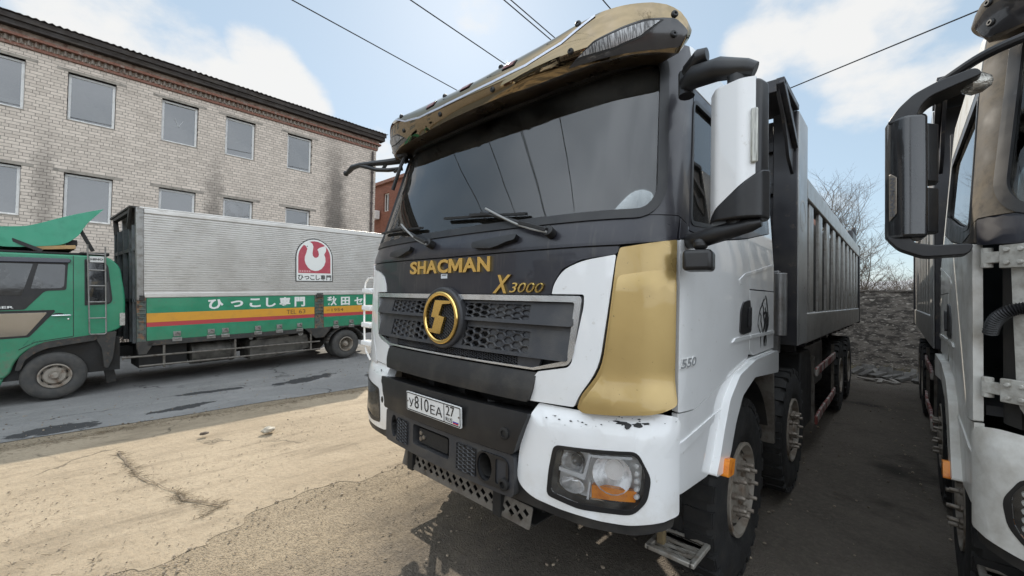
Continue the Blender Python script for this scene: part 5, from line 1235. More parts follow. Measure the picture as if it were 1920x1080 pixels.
for i in range(n_+1):
    y = -24+32.12*i/n_; h = .022*math.sin(2*math.pi*y/.15)
    for q, zz in ((BX+.37, 8.93), (BX-5.7, 11.0)): vs.append((q, y, zz+h)); 
fs = [(2*i, 2*i+1, 2*i+3, 2*i+2) for i in range(n_)]
mb.add(vs, fs); vs = []
for i in range(n_+1):
    y = -24+32.12*i/n_; h = .022*math.sin(2*math.pi*y/.15)
    for q, zz in ((BX-5.7, 11.0), (-27.6, 8.9)): vs.append((q, y, zz+h))
mb.add(vs, fs); ro = obj('roof', mb, mat('brown_corrugated_sheet', (.075, .06, .052), .55, n=(4, (.04, .033, .03), .4, .7)), bld, fix=False); so_ = ro.modifiers.new('thick', 'SOLIDIFY'); so_.thickness = .02
mb = MB(); mb.tube([(BX+.07, 7.55, 8.1), (BX+.07, 7.55, .2)], .045, 10)
for k in range(16): mb.tube([(BX+.07, 7.55, .7+.46*k), (BX+.07, 7.55, .76+.46*k)], .062, 10)
obj('drainpipe', mb, mat('brown_drainpipe', (.06, .045, .04), .6, n=(9, (.14, .1, .08), .5, .7)), bld)

# ------------------------------------------------------------------ red brick building beyond
rb = thing('red_brick_building', 'red brick building with a white window glimpsed between the grey building and the white tipper', 'building', (0, 12.3, 0))
RB = brick_mat('red_brick', (.27, .115, .08), (.2, .085, .06), (.2, .15, .12), 1, axes='xz')
mb = MB(); xs_ = [-34, -22.75, -22.05, -20.3, -19.6, -17.6, -16.9, -8]; zs_ = [-.5, 3.4, 4.6, 7.1, 8.3, 9.1]
for i, (a, b) in enumerate(zip(xs_, xs_[1:])):
    for j, (c, d) in enumerate(zip(zs_, zs_[1:])):
        if i % 2 == 1 and j in (1, 3): mb.add([(a, 0, c), (b, 0, c), (b, 0, d), (a, 0, d), (a, .2, c), (b, .2, c), (b, .2, d), (a, .2, d)], [(0, 4, 5, 1), (1, 5, 6, 2), (2, 6, 7, 3), (3, 7, 4, 0)])
        else: mb.add([(a, 0, c), (b, 0, c), (b, 0, d), (a, 0, d)], [(0, 1, 2, 3)])
mb.add([(-8, 0, -.5), (-8, 12, -.5), (-8, 12, 9.1), (-8, 0, 9.1)], [(0, 1, 2, 3)]); mb.add([(-34, 0, 9.1), (-8, 0, 9.1), (-8, 12, 9.1), (-34, 12, 9.1)], [(0, 1, 2, 3)])
obj('brick_wall', mb, RB, rb)
mb = MB(); mb.box(-34.1, -7.9, -.15, .02, 8.92, 9.13); obj('parapet', mb, REDB, rb, bev=.01)
for i in (1, 3, 5):
    for j in (1, 3):
        a, b, c, d = xs_[i], xs_[i+1], zs_[j], zs_[j+1]
        w = bpy.data.objects.new('window', None); COL.objects.link(w); w.parent = rb; w.location = ((a+b)/2, .14, (c+d)/2); hw, hh = (b-a)/2, (d-c)/2
        mb = MB(); mb.box(-hw, hw, -.03, .03, hh-.07, hh); mb.box(-hw, hw, -.03, .03, -hh, -hh+.07); mb.box(-hw, -hw+.07, -.028, .028, -hh+.07, hh-.07); mb.box(hw-.07, hw, -.028, .028, -hh+.07, hh-.07); mb.box(-.035, .035, -.028, .028, -hh+.07, hh-.07); obj('frame', mb, UP, w)
        mb = MB(); mb.box(-hw+.06, hw-.06, .0, .01, -hh+.06, hh-.06); obj('pane', mb, PANE, w)
ac = MB(); ac.box(-23.75, -23.0, -.42, -.1, 6.65, 7.2); o = obj('air_conditioner', ac, UP, rb, bev=.02)
ac = MB(); ac.lathe([(.001, .0), (.2, .0), (.22, .01), (.22, .02), (.001, .02)], (-23.42, -.44, 6.92), 'y', 20); obj('fan_grille', ac, mat('fan_grey', (.3, .3, .3), .5), o)
ac = MB(); ac.box(-24.5, -20.5, -1.3, -.0, 4.75, 4.85); obj('porch_roof', ac, UP, rb)
ac = MB(); ac.box(-24.4, -20.6, -.05, -.005, .2, 4.7); obj('dark_gateway', ac, M['chassis'], rb)
# lamp post in front of it, seen through the cab
lp = thing('lamp_post', 'slim pale lamp post with curved arm in front of the red brick building', 'lamp post', (-12.6, 10.2, 0))
mb = MB(); mb.tube([(0, 0, 0), (0, 0, 5.6)], .06, 10); mb.tube([(0, 0, 4.6), (.3, .0, 5.0), (.8, 0, 5.2), (1.3, 0, 5.15)], .035, 8); obj('pole', mb, UP, lp)
mb = MB(); mb.box(1.2, 1.6, -.08, .08, 5.08, 5.17); obj('lamp_head', mb, UP, lp, bev=.02)

# ------------------------------------------------------------------ wall at the end of the yard, junk, trees
bw = MB(); vs = []; nx = 60; ny = 14
x0, x1 = -4., 9.
for i in range(nx+1):
    x = x0+(x1-x0)*i/nx; h = 2.06+.03*noise.noise(Vector((x*1.5, 0, 0)))
    for j in range(ny+1): vs.append((x, 13.5+.035*noise.noise(Vector((x*1.7, j*.4, 3)))-.025*(j/ny), -.1+(h+.1)*j/ny))
bw.add(vs, [(i*(ny+1)+j, (i+1)*(ny+1)+j, (i+1)*(ny+1)+j+1, i*(ny+1)+j+1) for i in range(nx) for j in range(ny)])
bw.box(x0, x1, 13.54, 13.8, 0, 1.95); bw.box(x0, x1, 13.44, 13.82, 2.07, 2.11)
tag(obj('boundary_wall', bw, mat('rough_mortar_wall', (.17, .15, .128), .95, n=(4.5, (.06, .052, .045), .44, .56, (1, 1, 2.6)), n2=(10, (.42, .38, .33), .56, .64, (1, 1, 2.6)), bump=(9, 1.)), ang=60), 'crumbling dark masonry wall closing the yard behind the two tippers', 'wall')
def junk():
    return random.uniform(.3, 3.2), random.uniform(11.6, 13.3)
stalks('dead_grass', 1500, junk, .06, .3, mat('dry_grass_green', (.13, .12, .05), .9, n=(4, (.2, .16, .08), .4, .6)), 3.)
mb = MB()
for _ in range(60):
    x, y = random.uniform(.4, 2.6), random.uniform(11.3, 12.6); s = random.uniform(.04, .16)
    mb.obox((x, y, s*.4), (Vector((random.random(), random.random(), .3)).normalized().to_track_quat('X', 'Z').to_matrix().transposed()), s, s*random.uniform(.3, 1), s*.3)
o = obj('rubble_heap', mb, mat('rubble', (.085, .078, .07), .95, n=(7, (.16, .15, .135), .45, .7)), bev=.01); tag(o, 'low heap of broken rubble at the foot of the end wall', 'rubble')
mb = MB()
for k in range(5):
    a = random.random()*3; c = Vector((1.35+.12*k, 10.9+.1*math.sin(k*2), .03)); mb.obox(c, (Vector((math.cos(a), math.sin(a), .1)).normalized(), Vector((-math.sin(a), math.cos(a), 0)), Vector((0, 0, 1))), .16, .04, .012)
tag(obj('scrap_boards', mb, mat('grey_scrap_wood', (.2, .18, .155), .8)), 'few pale scrap boards on the ground behind the tipper', 'scrap')

def bare_tree(loc, height, trunk_r, seed, label, lean=(0, 0), levels=5, spread=.55, group='bare trees beyond the yard wall', name='bare_tree', first=.3, cat='tree'):
    rng = random.Random(seed); T = thing(name, label, cat, loc, group=group)
    tr = MB(); br = MB()
    def grow_(p, d, l, r, lev, mb):
        n_ = 4 if lev < 3 else 3; pts = [p]; rs = [r]; dd = d.copy()
        for i in range(n_):
            dd = (dd+Vector((rng.gauss(0, .12), rng.gauss(0, .12), rng.gauss(.03, .08)))).normalized(); pts.append(pts[-1]+dd*l/n_); rs.append(r*(1-.45*(i+1)/n_))
        mb.tube(pts, rs, 6 if lev < 2 else 3, cap=False)
        if lev >= levels: return
        for k in range(rng.choice((3, 4)) if lev else 5):
            t = rng.uniform(first if lev == 0 else .25, 1.); i = min(n_-1, int(t*n_)); q = pts[i].lerp(pts[i+1], t*n_-i)
            ax = Vector((rng.gauss(0, 1), rng.gauss(0, 1), rng.gauss(.15, .5))).normalized(); nd = (dd*(1-spread)+ax*spread+Vector((0, 0, .12))).normalized()
            grow_(q, nd, l*rng.uniform(.5, .75), max(.0035, rs[i]*rng.uniform(.4, .62)), lev+1, br)
        grow_(pts[-1], (dd+Vector((rng.gauss(0, .2), rng.gauss(0, .2), .05))).normalized(), l*.65, rs[-1]*.9, lev+1, br)
    grow_(Vector((0, 0, 0)), Vector((lean[0], lean[1], 1)).normalized(), height*.42, trunk_r, 0, tr)
    obj('trunk', tr, M['bark'], T, fix=False); obj('crown', br, M['twig'], T, fix=False)
    return T
M['bark'] = mat('tree_bark', (.085, .068, .052), .9, n=(9, (.13, .11, .09), .45, .7))
M['twig'] = mat('twigs', (.10, .078, .058), .9)
bare_tree((-.35, 22, 0), 8.2, .13, 11, 'tall bare tree spreading above the rail of the white tipper', (.05, 0), spread=.6)
bare_tree((1.0, 19.5, 0), 4.6, .10, 5, 'leaning bare tree standing over the end wall between the two tippers', (.28, .05), spread=.6)
bare_tree((.35, 21, 0), 4.4, .07, 23, 'thin bare sapling left of the leaning tree beyond the end wall', (-.05, 0), spread=.6)
bare_tree((2.1, 26, 0), 4.6, .08, 31, 'small bare tree right of the leaning tree beyond the end wall', (.1, 0), spread=.6)
bare_tree((-1.7, 27, 0), 9.5, .12, 44, 'far bare tree showing behind the tall one over the tipper rail', (.1, 0), spread=.6)
def thicket(name, n, fn, h, m, label=None, seed=3, **props):
    rng = random.Random(seed); mb = MB()
    for _ in range(n):
        x, y, z = fn(rng); l = h*rng.uniform(.5, 1.2); d = Vector((rng.gauss(0, .35), rng.gauss(0, .35), 1)).normalized(); p = Vector((x, y, z)); e = p+d*l*.5; q = e+(d+Vector((rng.gauss(0, .3), rng.gauss(0, .3), 0)))*l*.5
        mb.tube([p, e, q], [.006*h, .004*h, .0015*h], 3, cap=False)
        for k in range(4):
            t = rng.uniform(.3, 1); b = p.lerp(q, t); mb.tube([b, b+(d+Vector((rng.gauss(0, .8), rng.gauss(0, .8), rng.gauss(.2, .4)))).normalized()*l*rng.uniform(.15, .4)], [.003*h, .001*h], 3, cap=False)
    o = obj(name, mb, m, fix=False, **props); return o
thicket('far_thicket', 1700, lambda r: (r.uniform(-4, 7), r.uniform(40, 52), r.uniform(-.3, .2)), 3.3, mat('hazed_twigs', (.34, .31, .285), .95), kind='stuff')  # twig colour paled for the haze of distance
def hill():
    vs = []; mb = MB(); n_ = 80
    for i in range(n_+1):
        x = -160+320*i/n_; h = 14+7*noise.noise(Vector((x*.02, 1, 0)))+1.5*noise.noise(Vector((x*.15, 2, 0)))
        vs += [(x, 230, -2), (x, 255, h*.6), (x, 300, h)]
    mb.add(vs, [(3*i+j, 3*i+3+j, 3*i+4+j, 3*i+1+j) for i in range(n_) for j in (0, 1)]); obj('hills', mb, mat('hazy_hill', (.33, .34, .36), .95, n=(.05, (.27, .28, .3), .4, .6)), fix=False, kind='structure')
hill()
# withered climbers along the grey building
for k, (loc, n_, h, lab) in enumerate((((-12.9, -1.75, 1.9), 120, 1.9, 'withered brown climber reaching the sill behind the green cab roof'), ((-12.2, .05, 1.6), 260, 1.75, 'dense withered bush in the gap between the green cab and its cargo box'), ((-12.9, -3.2, 1.9), 110, 1.95, 'sparse withered climber in front of the lower left window'))):
    o = thicket('dry_shrub', n_, lambda r: (r.gauss(0, .22), r.gauss(0, .28), 0), h, mat('withered_stems', (.09, .065, .05), .95), seed=k+9)
    o.location = (loc[0], loc[1], .0)
    # leaves
    rng = random.Random(k); mb = MB()
    for v in [vv.co for vv in o.data.vertices][::3]:
        if rng.random() < .75 and v.z > .7:
            s = rng.uniform(.015, .035); q = Vector((rng.gauss(0, 1), rng.gauss(0, 1), rng.gauss(0, 1))).normalized(); t = q.orthogonal().normalized()*s; b = q.cross(t)
            mb.add([v+t, v+b*.6, v-t, v-b*.6], [(0, 1, 2, 3)])
    obj('withered_leaves', mb, mat('withered_leaf', (.10, .055, .04), .9, n=(5, (.06, .045, .03), .4, .6)), o, fix=False); tag(o, lab, 'shrub', 'withered shrubs along the grey building')

# ------------------------------------------------------------------ overhead wires
WIRE = mat('black_cable', (.03, .03, .032), .6)
def wire(a, b, sag, label, r=.015, group='overhead wires', n_=40):
    mb = MB(); a, b = Vector(a), Vector(b); pts = [a.lerp(b, i/n_)-Vector((0, 0, sag*4*(i/n_)*(1-i/n_))) for i in range(n_+1)]
    mb.tube(pts, r, 5); o = obj('overhead_wire', mb, WIRE); return tag(o, label, 'wire', group)

mb = MB(); mb.box(-13, -.62, 14.3, 20, -.1, 5.7); mb.box(-13.2, -.56, 14.1, 20.2, 5.7, 5.85)
sh_ = thing('unseen_garage', 'low flat roofed brick block added out of sight behind the white tipper to shade the lane', 'unseen_garage', (0, 0, 0))  # added to keep the sun off the lane; never in view
obj('unseen_garage_walls', mb, REDB, sh_)

gr_ = thing('unseen_garage_row', 'unseen low brick row added far behind the viewer for the visor to mirror', 'unseen_garage', (0, 0, 0))  # added out of view as something for the visor to mirror
mb = MB(); mb.box(-16, 20, -30, -26, -.2, 3.4); obj('unseen_garage_walls', mb, REDB, gr_)
mb = MB(); mb.box(-16.3, 20.3, -30.3, -25.7, 3.4, 3.65); obj('roof_slab', mb, WOOD, gr_)
for k in range(8):
    mb = MB(); mb.box(-11.2+3.4*k, -8.6+3.4*k, -26.06, -25.99, 0, 2.5); obj('unseen_garage_door', mb, mat('rust_brown_door', (.10, .05, .035), .7, n=(4, (.16, .1, .07), .45, .7)), gr_)
bare_tree((7.5, -9, 0), 8, .14, 61, 'unseen bare tree added behind the viewer for the windscreen to mirror', group='bare trees around the yard')  # added out of view for its reflection in the windscreen
bare_tree((13, 8.5, 0), 9, .15, 67, 'bare tree beyond the right hand tipper, mirrored in the door window', group='bare trees around the yard')
def wires():
    W = WIRES
    for (a, b, s, lab) in W: wire(a, b, s, lab)
WIRES = [
 ((-5.28, -40, 8.6), (-12.94, 60, 8.6), .0, 'leftmost overhead wire meeting the visor near its left end'),
 ((-3.83, -40, 8.6), (-9.7, 60, 8.6), .0, 'second overhead wire from the left above the white tipper'),
 ((-2.5, -40, 8.8), (-7.93, 60, 8.8), .0, 'left one of the close pair of overhead wires above the visor'),
 ((-2.8, -40, 9.1), (-7.89, 60, 9.1), .0, 'right one of the close pair of overhead wires above the visor'),
 ((-1.12, -40, 9.0), (-5.87, 60, 9.0), .0, 'short visible wire touching the visor near its highest point'),
 ((20.7, 3.93, 7.3), (-21.2, 18.45, 7.3), .0, 'overhead wire crossing the sky between the two tippers'),
]

# ------------------------------------------------------------------ the green box truck: x = outwards from its side, y = to the rear, z up, origin under the front wheel
GT_YAW, GT_PIT = R(3.9), R(1.8)
def green_truck():
    ax = Vector((-math.sin(GT_YAW)*math.cos(GT_PIT), math.cos(GT_YAW)*math.cos(GT_PIT), math.sin(GT_PIT))); nx = Vector((math.cos(GT_YAW), math.sin(GT_YAW), 0)); up = nx.cross(ax)
    T = thing('box_truck', 'green cab box truck with ribbed aluminium cargo box parked along the brick building', 'truck')
    m = Matrix((nx, ax, up)).transposed().to_4x4(); m.translation = Vector((-7.623, -1.618, .012)); T.matrix_world = m
    GRN = mat('faded_green_paint', (.022, .21, .11), .38, coat=.25, n=(3, (.032, .25, .135), .4, .7), n2=(14, (.05, .16, .10), .56, .75), dirt=((.13, .12, .09), .5, 1.0))
    PALE = mat('pale_green_plastic', (.045, .29, .175), .5, n=(5, (.03, .22, .13), .45, .75))
    ALU = mat('ribbed_aluminium', (.60, .58, .545), .42, metal=.4, n=(2, (.48, .455, .42), .45, .75), n2=(9, (.3, .27, .23), .58, .78, (1, .4, 3)))
    DK = mat('grimy_dark_grey', (.03, .029, .027), .7, n=(6, (.07, .064, .055), .45, .72), n2=(16, (.1, .065, .04), .55, .72))
    RUSTG = mat('peeling_post', (.08, .10, .085), .7, n=(12, (.2, .11, .06), .5, .62), n2=(20, (.03, .03, .03), .5, .65))
    YEL = mat('yellow_stripe', (.62, .30, .03), .5, n=(6, (.5, .25, .04), .5, .8)); RED = mat('red_stripe', (.42, .05, .055), .5, n=(6, (.34, .06, .06), .5, .8)); WHT = mat('white_lettering', (.72, .73, .7), .5)
    ST = mat('dull_steel_tube', (.28, .275, .26), .45, metal=.5, n=(12, (.15, .13, .11), .45, .75))
    W = 2.18
    SP = flat((0, 0, 0), (0, 1, 0), (0, 0, 1))
    def side(name, poly, mt, par, th=.02, off=0., bev=.003, **k): return panel(name, poly, mt, par, SP, th=th, off=off, bev=bev, step=0, **k)
    out = rnd([(-1.32, .42), (-.50, .40), (-.44, .47), (-.40, .62), (-.30, .77), (-.13, .875), (.155, .905), (.48, .95), (.62, .99), (.71, 1.02), (.80, 1.12), (.812, 1.55), (.745, 2.09), (.60, 2.245), (-1.0, 2.25), (-1.16, 2.1), (-1.34, 1.45)], [.03, .02, .02, .06, .06, .08, .1, .05, .05, .04, .03, .15, .2, .1, .12, .15, .1])
    mb = MB(); mb.px(out, -W, 0); cab = obj('cab', mb, GRN, T, bev=.045, seg=4)
    # black window area of the door and its glass
    wp = rnd([(-.52, 1.40), (-.30, 1.40), (-.10, 1.68), (.125, 1.69), (.145, 2.14), (-.95, 2.14), (-1.1, 1.75), (-1.15, 1.38)], [.01, .03, .05, .04, .03, .05, .03, .02])
    dr = bpy.data.objects.new('door', None); COL.objects.link(dr); dr.parent = T
    side('window_surround', wp, M['black'], dr, th=.03, off=.006)
    side('rear_quarter_glass', rnd([(-.24, 1.715), (-.07, 1.715), (.10, 1.725), (.115, 2.09), (-.165, 2.09)], [.01, .01, .05, .03, .01]), M['cabglass'], dr, th=.004, off=.009)
    side('door_glass', rnd([(-1.05, 1.61), (-.33, 1.61), (-.215, 2.09), (-.9, 2.09)], .015), M['cabglass'], dr, th=.004, off=.009)
    mb = MB(); mb.px(rnd([(-1.0, 2.10), (.16, 2.115), (.18, 2.16), (.15, 2.185), (-1.0, 2.175)], .012), .004, .05); obj('rain_visor', mb, mat('smoked_visor', (.015, .016, .03), .2, coat=.6), dr, bev=.012)
    # seams of the door
    for poly in ([(.196, .96), (.204, .96), (.206, 2.235), (.198, 2.235)], [(-.36, .80), (-.2, .90), (.196, .952), (.204, .96), (.204, .968), (.19, .962), (-.2, .91), (-.365, .81)]): side('door_seam', poly, M['ink'], dr, th=.004, off=.0025, bev=0)
    side('chrome_panel_surround', rnd([(-1.2, 1.39), (.0, 1.385), (.005, 1.36), (-.26, .985), (-1.2, .97)], .02), M['ink'], dr, th=.02, off=.006)
    side('chrome_panel', rnd([(-1.2, 1.352), (-.075, 1.348), (-.285, 1.012), (-1.2, 1.0)], .02), mat('chrome_garnish', (.78, .74, .66), .07, metal=1), dr, th=.02, off=.013)
    lettering('badge_lettering', 'RANGER', (-.80, 1.425, -.405, 1.46), WHT, dr, SP, off=.007, depth=.003, bold=.02)
    mb = MB(); mb.tube([(.03, -.03, 1.297), (.04, .0, 1.298), (.04, .15, 1.296), (.03, .174, 1.295)], [.008, .013, .013, .008], 8); obj('door_handle', mb, M['chrome'], dr)
    mb = MB(); mb.lathe([(.012, 0), (.012, .012), (.001, .014)], (0, .145, 1.235), 'x', 12); obj('keyhole', mb, M['chrome'], dr)
    side('handle_cup', ell(.04, 1.31, .06, .025, 16), M['ink'], dr, th=.004, off=.003, bev=0)
    for q in (-.2, -.14, -.26): side('dark_green_line', [(q-.06, .86), (q-.05, .86), (q, .94), (q-.01, .94)], mat('deep_green', (.018, .14, .08), .5), T, th=.003, off=.003, bev=0)  # flat strips of darker green on the cab side
    # ladder, rear quarter window, badge, side lamp
    side('quarter_window_frame', rnd([(.325, 1.44), (.62, 1.455), (.65, 1.52), (.60, 2.09), (.55, 2.15), (.325, 2.19)], [.01, .05, .06, .05, .05, .02]), M['black'], T, th=.02, off=.006)
    side('quarter_window', rnd([(.345, 1.47), (.605, 1.482), (.625, 1.53), (.58, 2.08), (.53, 2.12), (.345, 2.16)], .03), M['cabglass'], T, th=.004, off=.009)
    L = bpy.data.objects.new('ladder', None); COL.objects.link(L); L.parent = T
    mb = MB(); mb.tube([(.10, .352, 2.42), (.085, .355, 2.25), (.07, .372, 1.0), (.07, .39, .975), (.07, .545, .968), (.07, .565, .985), (.085, .557, 2.2), (.10, .555, 2.40)], .0105, 8)
    obj('rails', mb, ST, L)
    for z in (2.27, 2.012, 1.76, 1.498, 1.237): mb = MB(); mb.tube([(.08, .36, z), (.08, .56, z-.004)], .010, 8); obj('rung', mb, ST, L)
    mb = MB(); mb.box(.075, .085, .375, .543, 2.135, 2.235); b_ = obj('name_plate', mb, mat('silver_plate', (.5, .5, .48), .3, metal=.4), L, bev=.004)
    lettering('plate_lettering', 'HINO', (.385, 2.168, .533, 2.202), M['ink'], b_, flat((.0855, 0, 0), (0, 1, 0), (0, 0, 1)), off=.0, depth=.002, bold=.04)
    side('side_lamp', rnd([(.735, 1.09), (.80, 1.09), (.80, 1.30), (.735, 1.30)], .008), mat('clear_side_lamp', (.42, .42, .38), .3, coat=.4, n=(40, (.28, .27, .24), .45, .55)), T, th=.03, off=.02)
    # wing trim, mudflap, step
    mb = MB(); arch = [(-.40, .50), (-.355, .70), (-.24, .83), (-.1, .90), (.155, .935), (.48, .97), (.45, .87), (.155, .835), (-.08, .80), (-.2, .74), (-.30, .65), (-.345, .5)]
    side('wing_trim', rnd(arch, .03), DK, T, th=.10, off=.015); mb = MB(); mb.px(rnd([(.42, .97), (.70, 1.0), (.655, .55), (.60, .40), (.55, .40), (.52, .72)], .02), -.4, .005); mb.px([(.56, .42), (.70, .42), (.74, .10), (.62, .08)], -.4, -.37); obj('mudguard', mb, DK, T, bev=.006)
    mb = MB(); mb.px([(-1.3, .25), (-.55, .25), (-.5, .4), (-1.3, .42)], -W, -.02); obj('front_bumper', mb, GRN, T, bev=.02)
    mb = MB(); mb.box(-W+.1, -.1, -1.2, .75, .34, .9); obj('cab_underside', mb, M['chassis'], T)
    # wind deflector on the roof and the board under it
    sp = rnd([(-.90, 2.42), (-.50, 2.335), (-.28, 2.345), (.07, 2.40), (.17, 2.46), (.27, 2.565), (.37, 2.78), (.57, 3.045), (.30, 2.94), (.047, 2.825), (-.12, 2.735), (-.276, 2.665), (-.53, 2.63), (-.9, 2.60)], [.02, .05, .1, .08, .05, .05, .08, .012, .1, .1, .05, .05, .05, .03])
    mb = MB(); mb.prism(sp, lambda a, b: (-.12-.06*(b-2.3), a, b), lambda a, b: (-W+.12+.06*(b-2.3), a, b)); d = obj('wind_deflector', mb, PALE, T, bev=.025, seg=3)
    mb = MB(); mb.bar((-.14, -.42, 2.45), (-.06, -.12, 2.29), .02, .05); obj('deflector_strap', mb, M['ink'], d)
    mb = MB(); mb.bar((-.2, .30, 2.66), (-.2, .44, 2.33), .03, .05); mb.box(-.3, -.2, .14, .26, 2.40, 2.50); obj('deflector_stay', mb, M['chassis'], d)
    mb = MB(); mb.box(-W+.2, -.06, -.9, .62, 2.252, 2.285); mb.box(-W+.1, -.03, .28, .62, 2.27, 2.30); obj('roof_rack', mb, M['chassis'], T, bev=.006)
    # chassis
    mb = MB()
    for x in (-.75, -1.4): mb.box(x-.04, x+.04, -1., 6.2, .48, .66)
    mb.box(-1.5, -.6, -.3, .3, .3, .5); mb.tube([(-.3, 0, .36), (-1.9, 0, .36)], .06, 8); mb.tube([(-.3, 4.79, .345), (-1.9, 4.79, .345)], .08, 8); obj('chassis_frame', mb, M['chassis'], T)
    wheel(T, .0, 0, .365, .22, 1, True, M['oldrubber'], lugs=False, nuts=False, nseg=40); wheel(T, -W, 0, .365, .22, -1, True, M['oldrubber'], lugs=False, nuts=False, nseg=24)
    for x, s in ((-.02, 1), (-W+.02, -1)): wheel(T, x, 4.79, .345, .21, s, False, M['oldrubber'], lugs=False, nuts=False, nseg=36); wheel(T, x-s*.25, 4.79, .345, .21, s, False, M['oldrubber'], lugs=False, nuts=False, nseg=24)
    # ---- cargo box
    Bx = bpy.data.objects.new('cargo_box', None); COL.objects.link(Bx); Bx.parent = T
    y0, y1, zt = .945, 6.35, 3.105
    mb = MB(); prof = [(-.03, 1.56), (.0, 1.56)]; n_ = 33; z = 1.64
    pitch = (3.02-1.64)/n_
    for k in range(n_):
        for t, d in ((.0, .0), (.42, .0), (.58, .016), (.9, .016)): prof.append((.012-d, 1.64+pitch*(k+t)))
    prof += [(.012, 3.02), (-.03, 3.02)]
    mb.prism(prof, lambda a, b: (a, y0+.10, b), lambda a, b: (a, y1, b)); obj('ribbed_side_panel', mb, ALU, Bx, ang=25)
    mb = MB(); mb.box(-.05, .02, y0+.10, y1, 3.02, zt); mb.box(-.05, .022, y0+.1, y1, 1.545, 1.64); obj('side_rail', mb, ALU, Bx, bev=.015)
    mb = MB(); mb.box(-.10, .028, y0, y0+.10, 1.50, zt+.01); obj('corner_post', mb, ST, Bx, bev=.012)
    mb = MB(); mb.box(-W, -.0, y0+.05, y1, zt, zt+.03); mb.box(-W, -.1, y1-.04, y1, .9, zt); mb.box(-W, -W+.03, y0+.1, y1, .9, zt); obj('box_shell', mb, ALU, Bx, bev=.01)
    mb = MB(); mb.box(-W, -.10, y0+.04, y0+.08, .75, zt-.25); 
    for x in (-.22, -.5, -1.1, -1.7, -2.1): mb.box(x-.03, x+.03, y0-.02, y0+.04, .75, zt-.28)
    for z in (1.5, 2.4): mb.box(-W, -.1, y0-.01, y0+.04, z-.03, z+.03)
    obj('bulkhead', mb, mat('blue_grey_bulkhead', (.13, .145, .15), .6, n=(5, (.07, .07, .065), .45, .7), n2=(14, (.15, .1, .07), .58, .72)), Bx)
    mb = MB(); mb.py([(-.03, zt+.02), (-.10, zt-.02), (-.36, zt-.33), (-.42, zt-.30), (-.20, zt+.02)], y0-.07, y0-.03); mb.py([(-.18, zt+.03), (-W+.18, zt+.03), (-W+.36, zt-.34), (-W+.42, zt-.34), (-W+.25, zt-.06), (-.26, zt-.06), (-.42, zt-.34), (-.36, zt-.34)], y0-.06, y0+.02); mb.box(-W, -.05, y0-.08, y0+.06, zt-.0, zt+.035)
    obj('wing_frame', mb, DK, Bx, bev=.006)
    # drop sides with painted stripes: green / yellow / red / green
    gates = ((1.08, 4.005), (4.222, 6.3))
    for a, b in gates:
        g = bpy.data.objects.new('drop_side', None); COL.objects.link(g); g.parent = Bx
        for nm, z0, z1, mt in (('green_band', .795, 1.035, GRN), ('red_band', 1.036, 1.112, RED), ('yellow_band', 1.113, 1.275, YEL), ('green_band', 1.276, 1.542, GRN)):
            mb = MB(); mb.box(-.03, .012, a, b, z0, z1); obj(nm, mb, mt, g, bev=.0015)
        yy = a+.25
    for yc in (1.50, 2.02, 2.254, 2.832, 3.246, 3.669, 4.51, 4.905, 5.6):
        mb = MB(); mb.box(.01, .03, yc-.055, yc+.055, .84, .93); mb.tube([(.03, yc-.05, .86), (.04, yc, .92), (.03, yc+.05, .86)], .010, 6); mb.box(.0, .035, yc-.07, yc+.07, .75, .82); mb.tube([(.035, yc-.04, .8), (.035, yc+.04, .8)], .014, 8); obj('latch', mb, ST, Bx, bev=.004)
    mb = MB(); mb.box(-.05, .02, 1.08, 3.75, .70, .79); mb.box(-.05, .02, 4.45, 6.3, .76, .79); obj('lower_rail', mb, DK, Bx, bev=.008)
    for a, b, rust in ((4.01, 4.217, True), (.95, 1.075, True)):
        mb = MB(); mb.box(-.05, .014, a, b, .66, 1.545)
        for k in range(6): mb.box(.012, .026, a+.02, b-.02, 1.12+.07*k, 1.14+.07*k)
        obj('side_post', mb, RUSTG, Bx, bev=.004)
        mb = MB(); mb.px([(a-.22 if a > 2 else a-.01, .79), (b+.2 if a > 2 else b+.12, .79), (b, .56), (a+.02, .56)], -.05, .02); obj('post_foot', mb, DK, Bx, bev=.006)
        mb = MB(); mb.box(.01, .05, a+.03, b-.03, 1.50, 1.56); mb.tube([(.05, a+.03, 1.58), (.05, b-.03, 1.58)], .014, 8); obj('side_post_hinge', mb, DK, Bx, bev=.004)
    # words
    BP = flat((.0135, 0, 0), (0, 1, 0), (0, 0, 1))
    def word(ch, a, z0, b, z1, mt=WHT, bold=.035, nm='painted_lettering', P_=BP): lettering(nm, ch, (a, z0, b, z1), mt, Bx, P_, off=.0, depth=.002, bold=bold)
    for ch, a, b, z0, z1 in (('ひ', 1.975, 2.225, 1.31, 1.50), ('っ', 2.345, 2.565, 1.335, 1.465), ('こ', 2.68, 2.885, 1.32, 1.50), ('し', 2.985, 3.18, 1.315, 1.51), ('専', 3.255, 3.475, 1.31, 1.515), ('門', 3.565, 3.79, 1.30, 1.515), ('秋', 4.305, 4.535, 1.295, 1.51), ('田', 4.64, 4.87, 1.295, 1.495), ('セ', 4.99, 5.215, 1.29, 1.48)): word(ch, a, z0, b, z1)
    word('TEL', 3.40, 1.145, 3.60, 1.235, M['signbrown'], 0.0); word('63', 3.655, 1.145, 3.80, 1.235, M['signbrown'], 0.0); word('−1954', 4.29, 1.155, 4.70, 1.225, M['signbrown'], 0.0)
    # emblem painted on the ribs: arch with a white bird
    LP = flat((.0135, 0, 0), (0, 1, 0), (0, 0, 1)); lx, lz = 4.012, 1.86
